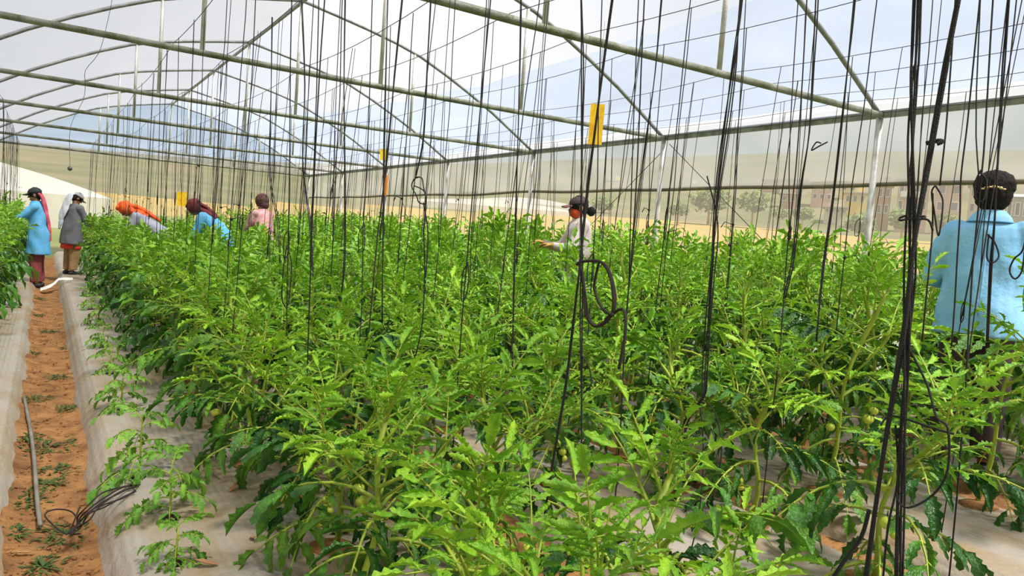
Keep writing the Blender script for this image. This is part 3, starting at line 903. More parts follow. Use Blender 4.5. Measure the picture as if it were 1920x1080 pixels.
house(1295, 362, 20, 14, 240, 'h_white', 'small white house by the second wall post', 1, cols=2)
house(900, 356, 34, 18, 250, 'h_pink', 'far pinkish house above the white tunnels', 1)
house(960, 362, 26, 14, 240, 'h_cream', 'far cream house above the white tunnels', 1, cols=2)
house(850, 350, 24, 14, 260, 'h_grey', 'far grey house left of the cream ones', 1, cols=2)
house(1000, 350, 22, 12, 260, 'h_pink', 'far pink house beside the capped worker', 1, cols=2)
house(255, 385, 50, 36, 150, 'h_pink', 'pink white house seen through the end net above the orange headscarf', 2, cols=4)
house(300, 378, 30, 30, 165, 'h_cream', 'cream house next to the pink white one behind the end net', 2, cols=2)
house(430, 372, 24, 12, 180, 'h_white', 'small white roofed house behind the end net', 1, cols=2)
house(640, 380, 40, 12, 160, 'h_white', 'long white shed behind the corner of the net', 1, cols=3)

def bush(px, py, dist, r, label, seed):
    d = ray(px, py); hd = Vector((d.x, d.y, 0)).normalized()
    x, y = hd.x * dist, hd.y * dist
    z = CAM_H + d.z / math.hypot(d.x, d.y) * dist
    rg = random.Random(seed); mb = MB()
    zg = terr(math.hypot(x - CX, y - CY), math.atan2(x - CX, y - CY))
    e = empty('bush', (x, y, zg)); tag(e, label, 'bush', 'bushes in the fields outside')
    z -= zg
    for k in range(420):
        v = Vector((rg.gauss(0, 1), rg.gauss(0, 1), rg.gauss(0, 1))).normalized() * r * rg.uniform(.55, 1) * (1 + .25 * noise.noise(Vector((k * .1, 0, seed))))
        c = Vector((v.x * 1.25, v.y * 1.25, z + r * .6 + v.z * .8))
        a = Vector((rg.uniform(-1, 1), rg.uniform(-1, 1), rg.uniform(-1, 1))).normalized() * r * .2; b = a.orthogonal().normalized() * r * .14
        mb.add([c - a, c + b, c + a, c - b], [(0, 1, 2, 3)])
    f = mb.build('foliage', M['bush'], e); f['kind'] = 'stuff'
    mb = MB(); mb.tube([(0, 0, -.2), (0, 0, z + r * .7)], [r * .10, r * .05], 6); mb.build('trunk', M['dry'], e)
BU = [(1330, 392, 112, 2.4, 'large green tree left of the cord bundle by the hem'), (1272, 402, 104, 1.2, 'bush left of the large green tree'), (1412, 392, 112, 1.9, 'round green tree right of the large one'), (1692, 424, 100, 1.5, 'small round bush before the pink house'), (1612, 432, 80, 1.2, 'pale bush in the wheat by the post'), (1505, 410, 112, 1.2, 'hedge bush below the brick shed'), (1462, 408, 112, 1.0, 'hedge bush at the wheat edge'), (1775, 428, 105, 1.3, 'bush below the purple shuttered house'), (1130, 392, 130, 1.6, 'bush right of the capped worker'), (770, 380, 150, 2, 'bush above the far wheat'), (200, 352, 170, 3, 'dark tree behind the end net')]
for i, (px, py, dist, r, n) in enumerate(BU): bush(px, py, dist, r, n, i)

def tunnel(x0, x1, y0, y1, zg, he, hr, label, rz=0.0, loc=(0, 0, 0), mtop='poly'):
    e = empty('polytunnel', loc, rz); tag(e, label, 'polytunnel', 'neighbouring white polytunnels')
    xm = (x0 + x1) / 2
    arc = [(x0 + (x1 - x0) * k / 16, he + (hr - he) * (1 - abs(2 * k / 16 - 1) ** 1.7)) for k in range(17)]
    mb = MB(); mb.grid([[(x, y, z) for x, z in arc] for y in (y0, (y0 + y1) / 2, y1)]); mb.build('roof_film', M[mtop], e)
    for y in (y0, y1):
        mb = MB(); mb.grid([[(x, y, he) for x, z in arc], [(x, y, z) for x, z in arc]]); mb.build('gable', M[mtop], e)
        mb = MB(); mb.box((xm, y, (he + zg) / 2), (x1 - x0, .06, he - zg)); mb.build('end_wall', M['poly_wall'], e, flat=True)
    for x in (x0, x1):
        mb = MB(); mb.box((x, (y0 + y1) / 2, (he + zg) / 2), (.06, y1 - y0, he - zg)); mb.build('side_wall', M['poly_wall'], e, flat=True)
tunnel(-9.0, 2.1, 32.5, 52, -.3, 1.78, 2.95, 'large white polytunnel just beyond the far end wall')
for i, (px, py, dist, L, n) in enumerate([(930, 392, 112, 26, 'long low white tunnel in the fields behind the capped worker'), (990, 386, 124, 18, 'second low white tunnel behind the first'), (600, 388, 118, 26, 'low white tunnel far behind the corner post')]):
    d = ray(px, py); hd = Vector((d.x, d.y, 0)).normalized(); x, y = hd.x * dist, hd.y * dist
    zg = terr(math.hypot(x - CX, y - CY), math.atan2(x - CX, y - CY))
    z = CAM_H + d.z / math.hypot(d.x, d.y) * dist
    tunnel(-L / 2, L / 2, 0, 5, min(zg - z, -.3) - .5, .4, 1.3, n, math.atan2(-hd.x, hd.y), (x, y, z))

# ------------------------------------------------------------------ tomato leaf shapes
def leaflet(mb, base, d, up, L, W, fold, curl, rg, rows=6, wide=True, mat=0, twist=0.0):
    d = d.normalized()
    side = d.cross(up).normalized()
    up = side.cross(d).normalized()
    pts = []
    for i in range(rows + 1):
        t = i / rows
        w = W * 1.75 * (t + .02) ** .62 * (1 - t) ** .72
        if 0 < i < rows: w *= 1 + (.26 if i % 2 else -.24) * (.7 + .6 * rg.random())
        c = base + d * (L * t) + up * (-curl * L * t * t)
        tw = twist * t
        sd = side * math.cos(tw) + up * math.sin(tw)
        uu = up * math.cos(tw) - side * math.sin(tw)
        e = uu * (fold * w)
        if wide:
            r = .10 * (rg.random() - .5) * w
            s1 = .98 - .35 * abs(fold); z1 = .75 + .5 * abs(fold)
            pts.append([c - sd * w * s1 + e * z1 + d * (w * .25) + uu * r, c - sd * w * .58 + e * .45 + d * (w * .05), c, c + sd * w * .58 + e * .45 + d * (w * .05), c + sd * w * s1 + e * z1 + d * (w * .25) - uu * r])
        else:
            pts.append([c - sd * w + e + d * (w * .12), c, c + sd * w + e + d * (w * .12)])
    mb.grid(pts, mat)

def make_leaf(seed, young, wide, petmat=1, fat=1.0):
    """compound tomato leaf of unit length along +Y, from the stem outwards"""
    rg = random.Random(seed)
    mb = MB()
    a = rg.uniform(.15, .40); b = rg.uniform(.40, .85) if not young else rg.uniform(.05, .35)
    sx = rg.uniform(-.10, .10)
    def P(t): return Vector((sx * t * t, t * (1 - .10 * b * t), a * t - b * t * t))
    def T(t): return (P(t + .02) - P(t - .02)).normalized()
    ts = [0, .2, .4, .6, .8, 1.0]
    mb.tube([P(t) for t in ts], [.024, .019, .016, .013, .010, .006], 4 if wide else 3, petmat, cap=False)
    fold0 = rg.uniform(.25, .65) if not young else rg.uniform(.5, 1.1)
    ww = (.33 if not young else .25) * fat
    pairs = [(.28, .20), (.46, .27), (.64, .30), (.82, .30)]
    for t, L in pairs:
        for s in (-1, 1):
            tt = t + rg.uniform(-.03, .03)
            tn = T(tt); up = Vector((0, 0, 1)); sd = tn.cross(up).normalized()
            an = rg.uniform(.85, 1.25)
            d = tn * math.cos(an) + sd * s * math.sin(an) + Vector((0, 0, rg.uniform(-.30, .15) if not young else rg.uniform(-.1, .5)))
            l = L * rg.uniform(.85, 1.15)
            base = P(tt); b2 = base + d.normalized() * .05
            u = up + Vector((rg.uniform(-.3, .3), rg.uniform(-.3, .3), 0))
            leaflet(mb, b2, d, u, l, l * ww * rg.uniform(.8, 1.15), fold0 * rg.choice((-.6, .6, 1, 1.3)), rg.uniform(.15, .95) if not young else rg.uniform(-.3, .9), rg, 8 if wide else 5, wide, 0, rg.uniform(-1.0, 1.0))
            if wide: mb.tube([base, b2], .009, 3, petmat, cap=False)
    for t in (.45, .68):
        s = rg.choice((-1, 1)); tn = T(t); sd = tn.cross(Vector((0, 0, 1))).normalized()
        leaflet(mb, P(t), tn * .3 + sd * s + Vector((0, 0, .1)), Vector((0, 0, 1)), .13, .05, .3, .3, rg, 4, False, 0)
    l = .34 * rg.uniform(.9, 1.15)
    leaflet(mb, P(1.0), T(.98), Vector((0, 0, 1)), l, l * ww * 1.05, fold0, rg.uniform(.2, .6) if not young else rg.uniform(0, .6), rg, 9 if wide else 5, wide, 0, rg.uniform(-.7, .7))
    return mb
LEAF = [make_leaf(100 + i, False, True) for i in range(7)]
LEAFY = [make_leaf(200 + i, True, True) for i in range(6)]
LEAF_LO = [make_leaf(100 + i, False, False) for i in range(7)]
LEAFY_LO = [make_leaf(200 + i, True, False) for i in range(6)]
LEAF_ME = [m.mesh('tomato_leaf', [M['leaf'], M['stem']]) for m in LEAF]
LEAFY_ME = [m.mesh('young_leaf', [M['leaf_young'], M['stem']]) for m in LEAFY]

def fruit_mb():
    mb = MB()
    mb.ball((0, 0, 0), (.5, .5, .44), 10, 7)
    return mb
FRUIT_ME = fruit_mb().mesh('green_tomato', M['fruit'])
mb = MB()
for k in range(5):
    g = 2 * PI * k / 5
    mb.add([(0, 0, .46), (.28 * math.cos(g - .3), .28 * math.sin(g - .3), .48), (.62 * math.cos(g), .62 * math.sin(g), .56), (.28 * math.cos(g + .3), .28 * math.sin(g + .3), .48)], [(0, 1, 2, 3)])
mb.tube([(0, 0, .45), (.05, 0, .8)], .06, 4)
CALYX_ME = mb.mesh('calyx', M['leaf'])
mb = MB()
for k in range(5):
    g = 2 * PI * k / 5
    mb.add([(0, 0, 0), (.4 * math.cos(g - .4), .4 * math.sin(g - .4), .1), (1 * math.cos(g), 1 * math.sin(g), -.15), (.4 * math.cos(g + .4), .4 * math.sin(g + .4), .1)], [(0, 1, 2, 3)])
mb.tube([(0, 0, 0), (0, 0, .6)], [.2, .08], 5)
FLOWER_ME = mb.mesh('blossom', M['flower'])

class Design: pass
def make_design(seed, n):
    """unit-height plant: curved stem and a spiral of leaves"""
    rg = random.Random(seed)
    D = Design()
    lean = rg.uniform(.05, .30); la = rg.uniform(0, 2 * PI); wob = rg.uniform(0, 6)
    def S(f):
        return Vector((math.cos(la) * lean * f * f + .025 * math.sin(f * 9 + wob), math.sin(la) * lean * f * f + .025 * math.cos(f * 8 + wob), f))
    D.S = S
    D.stem_pts = [S(i / 9 * .97) for i in range(10)]
    D.leaves = []
    a0 = rg.uniform(0, 6)
    for k in range(n):
        f = (k + .5) / n
        z = .10 + .86 * f
        az = a0 + k * 2.39996 + rg.uniform(-.4, .4)
        young = f > .70
        L = (.36 - .05 * abs(f - .45)) * rg.uniform(.85, 1.15) if not young else .34 * rg.uniform(.8, 1.1) * (1 - .9 * max(0, f - .72))
        pitch = -.25 + 1.0 * f + rg.uniform(-.2, .2)
        if f > .8: pitch += .35
        D.leaves.append((z, az, pitch, rg.uniform(-.4, .4), L, young, rg.randrange(7 if not young else 6)))
    for q in range(5):      # tight tuft of unfolding leaves at the tip
        D.leaves.append((.95, 0, 0, 0, .15 * rg.uniform(.7, 1.3), True, rg.randrange(6), (S(.95 + .01 * q), q * 1.3 + a0, .75 + .1 * q)))
    # a few upright side shoots
    D.shoots = []
    for k in range(3):
        z = rg.uniform(.35, .7); az = rg.uniform(0, 6.28); l = rg.uniform(.2, .34)
        b = S(z); d = Vector((math.cos(az) * .75, math.sin(az) * .75, .8))
        D.shoots.append((b, b + d * l))
        for q in range(4):
            D.leaves.append((z, az, 0, 0, .24 * rg.uniform(.8, 1.2), True, rg.randrange(6), (b + d * l * (.5 + .5 * q / 3), q * 2.1 + az, .2 + .22 * q)))
    return D
DES = [make_design(900 + i, 15 + i % 3) for i in range(7)]

def leaf_matrix(D, lf, H):
    z, az, pitch, roll, L, young, vi = lf[:7]
    if len(lf) > 7:
        p, az, pitch = lf[7]
        p = Vector((p.x, p.y, p.z)) * H
    else:
        p = D.S(z) * H
    return Matrix.Translation(p) @ Matrix.Rotation(az, 4, 'Z') @ Matrix.Rotation(pitch, 4, 'X') @ Matrix.Rotation(roll, 4, 'Y') @ Matrix.Scale(L, 4)

def stem_mb(D, H):
    mb = MB()
    mb.tube([p * H for p in D.stem_pts], [.0112 + .001 * math.sin(i) - .0003 * i for i in range(10)], 7)
    for a, b in D.shoots:
        mb.tube([a * H, (a + b) * .5 * H + Vector((0, 0, -.01)), b * H], [.0055, .005, .0035], 5)
    return mb
HREF = .85
STEM_ME = [stem_mb(D, HREF).mesh('stem', M['stem']) for D in DES]
FOL_ME = []
for D in DES:
    mb = MB()
    for lf in D.leaves:
        src = (LEAFY_LO if lf[5] else LEAF_LO)[lf[6]]
        Mx = leaf_matrix(D, lf, HREF)
        n0 = len(mb.f)
        mb.merge(src, None, Mx)
        if lf[5]:
            for i in range(n0, len(mb.f)): mb.m[i] = {0: 2, 1: 1}[mb.m[i]]
    FOL_ME.append(mb.mesh('foliage', [M['leaf_far'], M['stem'], M['leaf_young_far']]))
mb = MB()
mb.ball((0, 0, -.008), (.055, .06, .014), 10, 4)
SOILCAP_ME = mb.mesh('planting_soil', M['soil_dark'])
mb = MB(); mb.ball((0, 0, -.008), (.085, .10, .022), 12, 5)
REDSOIL_ME = mb.mesh('planting_mound', M['soil'])

def put_fruit(parent, p, r, rg):
    f = put('green_tomato', FRUIT_ME, parent, Matrix.Translation(p) @ Matrix.Rotation(rg.uniform(0, 6), 4, 'Z') @ Matrix.Rotation(rg.uniform(-.5, .5), 4, 'X') @ Matrix.Scale(2 * r, 4))
    put('calyx', CALYX_ME, f)

def plant(x, y, H, di, rz, near, label, group, fruits=0, flowers=0):
    rg = random.Random(int(x * 1000) * 7919 + int(y * 1000))
    e = empty('tomato_plant', (x, y, bedz(x) - .005), rz)
    tag(e, label, 'tomato plant', group)
    D = DES[di]
    k = H / HREF
    put('stem', STEM_ME[di], e, Matrix.Diagonal((1 if near else 1.1, 1 if near else 1.1, k, 1)))
    if near:
        for lf in D.leaves:
            Mx = leaf_matrix(D, lf, H)
            p = Mx.to_translation()
            s0 = Matrix.Translation(Vector((p.x / k * 1.0, p.y / k, p.z)) - p)
            j = Matrix.Rotation(rg.uniform(-.25, .25), 4, 'X') @ Matrix.Scale(rg.uniform(.88, 1.08), 4)
            put('leaf', (LEAFY_ME if lf[5] else LEAF_ME)[lf[6]], e, s0 @ Mx @ j)
    else:
        fo = put('foliage', FOL_ME[di], e, Matrix.Diagonal((1, 1, k, 1)))
        fo['kind'] = 'stuff'
    for q in range(fruits):
        az = rg.uniform(0, 6.28); z = rg.uniform(.12, .5) * H
        b = Vector((D.S(z / H).x, D.S(z / H).y, z))
        c = b + Vector((math.cos(az) * rg.uniform(.09, .20), math.sin(az) * rg.uniform(.09, .20), -.01))
        for w in range(rg.choice((1, 2, 3))):
            put_fruit(e, c + Vector((rg.uniform(-.03, .03), rg.uniform(-.03, .03), -.035 * w)), rg.uniform(.016, .027), rg)
    for q in range(flowers):
        az = rg.uniform(0, 6.28); z = rg.uniform(.5, .9) * H
        put('blossom', FLOWER_ME, e, Matrix.Translation((math.cos(az) * .12, math.sin(az) * .12, z)) @ Matrix.Rotation(rg.uniform(1, 2.5), 4, 'X') @ Matrix.Scale(.011, 4))
    return e

ROWNAME = ['row along the seedlings', 'second row', 'third row', 'fourth row', 'fifth row', 'sixth row', 'seventh row', 'eighth row', 'ninth row', 'row along the net wall']
def plant_height(x, y, rg):
    d = math.hypot(x, y)
    h = .55 + .30 * max(0, min(1, (d - 1.6) / 4.5)) + .20 * max(0, min(1, (x - 2.3) / 1.5))
    if 3.2 < x < 4.2 and y < 4: h += .12
    return h * rg.uniform(.90, 1.10)
PLANTS = []
SPOTS = []
rp = random.Random(31)
for ri, x in enumerate(ROWS):
    y = max(1.15 + .1 * ri if ri < 4 else 0.9, .43 * x - .40) + rp.uniform(0, .2)
    i = 0
    while y < 22.8:
        xx, yy = x + rp.uniform(-.05, .05), y + rp.uniform(-.06, .06)
        SPOTS.append((math.hypot(xx, yy), ri, i, xx, yy))
        i += 1
        y += .52 if y < 8 else (.62 if y < 13 else 1.05)
y = 7.2; i = 0
while y < 22.5:
    SPOTS.append((math.hypot(LEFT_ROW, y), -1, i, LEFT_ROW + rp.uniform(-.05, .05), y)); i += 1
    y += .50 if y < 13 else .8
# places where workers stand
KEEP = [(1.55, 13.4, .30), (2.38, 12.4, .3), (2.9, 12.0, .28), (4.45, 6.05, .30), (4.42, 2.15, .36)]
NEAR = 5.7
keepers = []
for d, ri, i, x, y in SPOTS:
    if any(math.hypot(x - a, y - b) < c for a, b, c in KEEP): continue
    if ri in (1, 2, 3, 4) and d < 4.2 and random.Random(ri * 77 + i * 13).random() < .28: continue
    keepers.append((d, ri, i, x, y))
cnt = {}; seen = {}
for k in keepers: cnt[k[1]] = cnt.get(k[1], 0) + 1
for d, ri, i, x, y in sorted(keepers, key=lambda k: (k[1], k[4])):
    rg = random.Random(ri * 1000 + i)
    H = plant_height(x, y, rg)
    near = d < NEAR and ri >= 0
    n = cnt[ri]; seen[ri] = i = seen.get(ri, -1) + 1
    rn = 'row left of the path' if ri < 0 else ROWNAME[ri]
    if i < 22: lab = 'leafy tomato plant, %s from the near end of the %s' % (ORD[i], rn)
    else: lab = 'distant tomato plant, %s from the far end of the %s' % (ORD[n - 1 - i], rn)
    grp = 'tomato plants of the ' + rn
    if ri < 0: H = rg.uniform(.92, 1.08)
    plant(x, y, H, rg.randrange(7), rg.uniform(0, 6.28), near, lab, grp, rg.choice((1, 2, 2, 3)) if d < 5.5 else 0, rg.choice((0, 1, 2)) if near else 0)
    if d < 6: put('planting_mound', REDSOIL_ME, fl, Matrix.Translation((x, y, bedz(x) + .008)) @ Matrix.Rotation(i * 1.3, 4, 'Z'))

# ------------------------------------------------------------------ seedlings along the path
SEED_ME = [make_leaf(300 + i, False, True, fat=1.5).mesh('seedling_leaf', [M['seedling'], M['stem']]) for i in range(4)]
mb = MB(); mb.tube([(0, 0, 0), (.01, 0, .35), (0, .01, .7), (.0, 0, 1)], [.03, .026, .022, .012], 6)
SEEDSTEM_ME = mb.mesh('seedling_stem', M['stem'])
SEEDS = [(330, 1055, .17), (318, 970, .30), (262, 893, .36), (228, 768, .30), (206, 700, .26), (192, 652, .24), (180, 610, .24), (172, 580, .22), (166, 556, .22)]
words = ['stunted seedling nearest the camera beside the mulch edge', 'spreading light green seedling just behind the nearest one', 'upright tall seedling beside the black twine tangle', 'bushy seedling, fourth along the mulch edge',
         'small seedling, fifth along the mulch edge', 'small seedling, sixth along the mulch edge', 'small seedling, seventh along the mulch edge', 'tiny seedling, eighth along the mulch edge', 'tiny seedling farthest along the mulch edge']
rg = random.Random(5)
for (px, py, H), w in zip(SEEDS, words):
    p = at_z(px, py, .14)
    e = empty('tomato_seedling', (p.x, p.y, bedz(p.x)), rg.uniform(0, 6))
    tag(e, w, 'seedling', 'seedlings along the mulch edge')
    put('stem', SEEDSTEM_ME, e, Matrix.Diagonal((.19, .19, H * .8, 1)))
    n = 12
    for k in range(n):
        f = k / (n - 1)
        Mx = Matrix.Translation((0, 0, H * (.10 + .68 * f))) @ Matrix.Rotation(k * 2.4 + rg.uniform(-.3, .3), 4, 'Z') @ Matrix.Rotation(-.1 + 1.0 * f * f + rg.uniform(-.2, .2), 4, 'X') @ Matrix.Scale((.62 - .22 * f) * (.14 + .75 * H) * .80, 4)
        put('leaf', SEED_ME[k % 4], e, Mx)
    put('planting_soil', SOILCAP_ME, fl, Matrix.Translation((p.x, p.y - .01, bedz(p.x) + .004)) @ Matrix.Diagonal((1.0, .9, 1, 1)))

# ------------------------------------------------------------------ wires and hanging twines
WZ = EAVE + .035
def wire_z(y, k=0):
    for a, b in zip(TY, TY[1:]):
        if a <= y <= b:
            t = (y - a) / (b - a)
            return WZ - .05 * 4 * t * (1 - t)
    return WZ
WROWS = [LEFT_ROW] + ROWS
wn = ['wire above the row left of the path'] + ['wire above the ' + n for n in ROWNAME]
for x, n in zip(WROWS, wn):
    mb = MB()
    pts = []
    for a, b in zip(TY, TY[1:]):
        for q in range(6):
            y = a + (b - a) * q / 6
            pts.append((x, y, wire_z(y)))
    pts.append((x, TY[-1], WZ))
    mb.tube(pts, .0028, 4)
    tag(mb.build('support_wire', M['wire']), 'thin steel support ' + n, 'wire', 'support wires over the rows')

rs = random.Random(77)
def loop_pts(p, s, rg):
    a = rg.uniform(0, 6.28)
    u = Vector((math.cos(a), math.sin(a), 0))
    w, h = s * rg.uniform(.08, .20), s * rg.uniform(.7, 1.2)
    q = rg.uniform(.2, .8)
    return smooth([p, p + u * w - Vector((0, 0, h * .3)), p + u * w * .8 - Vector((0, 0, h)), p - u * w * .3 - Vector((0, 0, h * .9)), p - u * w * q - Vector((0, 0, h * .35)), p + Vector((0, 0, .01))], 4)

def twine(x, y, rg, label, group, rad=.0024, zend=None):
    mb = MB()
    top = Vector((x, y, wire_z(y)))
    zg = bedz(x) + .05 if zend is None else zend
    lean = Vector((rg.gauss(0, .07), rg.gauss(0, .10), 0))
    bend = Vector((rg.gauss(0, .015), rg.gauss(0, .02), 0))
    bot = Vector((x, y, zg)) + lean
    pts = []
    for i in range(8):
        t = i / 7
        pts.append(top.lerp(bot, t) + bend * math.sin(PI * t) + (Vector((rg.uniform(-.006, .006), rg.uniform(-.006, .006), 0)) if 0 < i < 7 else Vector()))
    mb.tube(smooth(pts, 2), rad, 4)
    k = rg.random()
    zt = rg.uniform(1.15, 1.75)
    f = (top.z - zt) / (top.z - zg)
    p = top.lerp(bot, f) + bend * math.sin(PI * f)
    if k < .42:
        mb.tube(loop_pts(p, rg.uniform(.06, .18), rg), rad, 4)
    if k < .22:
        mb.tube(loop_pts(p + Vector((0, 0, -.08)), rg.uniform(.10, .26), rg), rad, 4)
    if .35 < k < .65:      # doubled cord
        o = Vector((rg.uniform(-.02, .02), rg.uniform(-.03, .03), 0))
        mb.tube(smooth([top + o * 2, top.lerp(bot, .35) + o, p + o * .3, p - Vector((0, 0, .06))], 3), rad * .8, 4)
    if k > .72:      # knot with a short tail
        a = rg.uniform(0, 6.28)
        mb.ball(p, rad * 3.2, 6, 4)
        mb.tube([p, p + Vector((math.cos(a) * .05, math.sin(a) * .05, .015)), p + Vector((math.cos(a) * .07, math.sin(a) * .07, -.02))], rad, 4)
    return tag(mb.build('hanging_twine', M['twine_brown'] if rg.random() < .25 else M['twine']), label, 'twine', group)

for ri, x in [(-1, LEFT_ROW)] + list(enumerate(ROWS)):
    y = 6.0 if ri < 0 else max(2.6 if ri < 3 else 1.5, .42 * x + .1)
    rn = 'row left of the path' if ri < 0 else ROWNAME[ri]
    ys_ = []
    while y < 22.6:
        yy = y + rs.uniform(-.12, .12)
        if math.hypot(x, yy) > 2.7: ys_.append(yy)
        if ri < 0: y += rs.uniform(.26, .50)
        else: y += rs.uniform(.45, .8) if y < 9 else rs.uniform(.68, 1.1)
    ys_.sort()
    for i, yy in enumerate(ys_):
        if i < 22: lab = 'black twine, %s from the front above the %s' % (ORD[i], rn)
        else: lab = 'distant black twine, %s from the far end above the %s' % (ORD[len(ys_) - 1 - i], rn)
        twine(x + rs.uniform(-.02, .02), yy, rs, lab, 'twines above the ' + rn, rs.uniform(.0024, .0034) + (.0008 if yy > 7 else 0))

# individually placed cords close to the camera: picture points give the direction, the row gives the distance
def cord(pp, X, rad, label, copies=1, spread=.012, mt='twine', extra=(), ext_top=True):
    rg = random.Random(int(pp[0][0] * 31 + pp[0][1]))
    mb = MB()
    P = [at_x(px, py, X) for px, py in pp]
    for c in range(copies):
        ph = rg.uniform(0, 6)
        Q = []
        for i, p in enumerate(P):
            o = Vector((math.cos(ph + i * .9), math.sin(ph + i * .9), 0)) * (spread if c else 0) * rg.uniform(.5, 1.3)
            Q.append(p + o)
        if ext_top:
            d = (P[0] - P[1]).normalized()
            if P[0].z < WZ: Q.insert(0, P[0] + d * ((WZ - P[0].z) / max(.3, d.z)))
        S_ = [q for q in smooth(Q, 4)]
        while len(S_) > 2 and S_[1].z > WZ: S_.pop(0)
        if S_[0].z > WZ: S_[0] = S_[0].lerp(S_[1], (S_[0].z - WZ) / max(1e-4, S_[0].z - S_[1].z))
        mb.tube(S_, rad, 6)
    for q in extra:
        pts = [at_x(px, py, X) + Vector((.01 * math.sin(i * 1.7), .012 * math.cos(i), 0)) for i, (px, py) in enumerate(q)]
        mb.tube(smooth(pts, 4), rad, 6)
    return tag(mb.build('twine_bundle', M[mt]), label, 'cord', 'thick cords hanging close to the camera')
cord([(1800, -20), (1770, 130), (1735, 330), (1712, 470), (1700, 590), (1685, 690), (1660, 830), (1640, 960), (1622, 1085)], 1.42, .0042, 'thickest black cord slanting down near the worker seen from behind', 2, .003,
     extra=[[(1748, 268), (1760, 262), (1764, 266), (1750, 272)], [(1640, 960), (1615, 1010), (1580, 1050), (1553, 1085)]])
cord([(1721, -10), (1716, 140), (1712, 260), (1708, 400), (1704, 520), (1700, 640), (1692, 780), (1690, 920), (1688, 1085)], 1.43, .0022, 'bundle of dark cords tied in a bow above the plants', 5, .009,
     extra=[[(1708, 405), (1688, 408), (1685, 413), (1706, 411), (1730, 412), (1748, 432)], [(1708, 410), (1735, 405), (1722, 412)],
            [(1708, 640), (1738, 720), (1752, 780), (1770, 800), (1766, 880), (1748, 930), (1718, 955), (1694, 935), (1680, 880), (1674, 800)],
            [(1662, 800), (1668, 782), (1700, 786), (1745, 800), (1778, 812)], [(1690, 800), (1684, 900), (1662, 985), (1650, 1080)]])
cord([(1391, -10), (1378, 120), (1362, 240), (1346, 360), (1335, 480), (1328, 600), (1322, 700), (1318, 745), (1288, 790), (1280, 850), (1284, 905)], 2.12, .0028, 'bundle of black cords in mid view, fraying into loops low among leaves', 4, .010,
     extra=[[(1320, 748), (1340, 775), (1352, 835), (1346, 880), (1338, 850)], [(1316, 752), (1318, 850), (1310, 960), (1292, 1040)], [(1330, 330), (1345, 420), (1338, 520), (1330, 610)]])
cord([(1090, -10), (1094, 120), (1092, 260), (1090, 400), (1089, 500), (1088, 620), (1090, 740), (1091, 870)], 1.44, .0026, 'straight black cord hanging in front of the worker in a dark cap', 2, .006,
     extra=[[(1090, 660), (1102, 690), (1108, 720), (1094, 735)]])
cord([(1150, -10), (1132, 120), (1116, 240), (1104, 330), (1094, 420), (1087, 500), (1076, 600), (1062, 720), (1040, 850), (1022, 960), (1012, 1040)], 1.40, .0034, 'slanting black cord crossing the yellow sticky trap', 2, .003)
cord([(1084, 496), (1095, 490), (1128, 492), (1146, 525), (1150, 575), (1140, 600), (1118, 612), (1102, 590), (1096, 545), (1088, 505)], 1.42, .0046, 'coil of dark rope looped over the plants in the middle', 2, .006, mt='twine_brown', ext_top=False, extra=[[(1140, 600), (1165, 580), (1172, 620), (1160, 690)], [(1128, 492), (1112, 540), (1130, 580), (1150, 590)]])
cord([(976, -10), (974, 120), (971, 260), (968, 400), (965, 520), (962, 640), (959, 760), (956, 800)], 2.12, .0024, 'vertical black cord left of the yellow sticky trap', 3, .005, extra=[[(962, 630), (955, 690), (958, 750), (968, 690), (962, 640)]])
cord([(727, -10), (724, 130), (721, 280), (719, 430), (717, 520), (716, 610)], 1.43, .0026, 'straight black cord passing the small yellow card', 2, .004, extra=[[(717, 590), (727, 592), (725, 620), (718, 605)]])
cord([(808, -10), (802, 110), (798, 200), (793, 270), (780, 330)], 1.42, .0030, 'black cord ending in a kinked hanging loop', 2, .003,
     extra=[[(780, 332), (788, 333), (794, 350), (800, 372), (794, 382), (783, 379), (786, 368), (776, 350), (773, 336), (782, 332)], [(778, 348), (795, 362), (797, 410), (796, 440), (793, 500), (790, 600), (786, 660), (776, 700), (783, 740), (797, 755), (812, 740)], [(796, 380), (800, 440), (798, 520)]])
cord([(1077, 602), (1062, 720), (1040, 850)], 1.7, .0022, 'short black cord low among the central leaves', 1, ext_top=False)
cord([(752, 560), (738, 680), (722, 800), (714, 860)], 1.7, .0022, 'thin black cord slanting through near foliage', 1, ext_top=True)
cord([(648, -10), (645, 160), (646, 330), (645, 480), (640, 550)], 1.41, .0030, 'black cord hanging by the curly haired worker', 2, .006)
cord([(566, -10), (572, 160), (567, 300), (580, 420), (585, 500), (592, 590)], 1.43, .0030, 'black cord with a kink behind the near plants', 2, .008, extra=[[(536, 480), (545, 500), (552, 540), (545, 560), (534, 520), (534, 482)]])
cord([(512, -10), (508, 180), (505, 330), (520, 420), (524, 520), (515, 590)], 1.42, .0030, 'pair of slack black cords hanging apart', 2, .010)
cord([(1893, -10), (1884, 120), (1874, 260), (1864, 420), (1856, 500), (1850, 640)], 2.13, .0022, 'black cord falling down the back of the blue coat', 2, .005, extra=[[(1863, 440), (1853, 460), (1848, 484), (1855, 493), (1865, 480), (1865, 455), (1863, 440)]])
cord([(1838, -10), (1826, 110), (1814, 230), (1802, 330), (1800, 400), (1795, 480), (1790, 570), (1784, 650)], 2.11, .0022, 'thin black cord beside the blue coat sleeve', 1)
cord([(1792, -10), (1783, 120), (1773, 250), (1762, 348)], 2.14, .0024, 'black cord ending in a long narrow loop before the pink houses', 1,
     extra=[[(1762, 348), (1768, 372), (1764, 402), (1757, 436), (1751, 438), (1752, 402), (1757, 362), (1762, 348)], [(1757, 362), (1749, 430), (1742, 480), (1732, 560), (1722, 640)]])
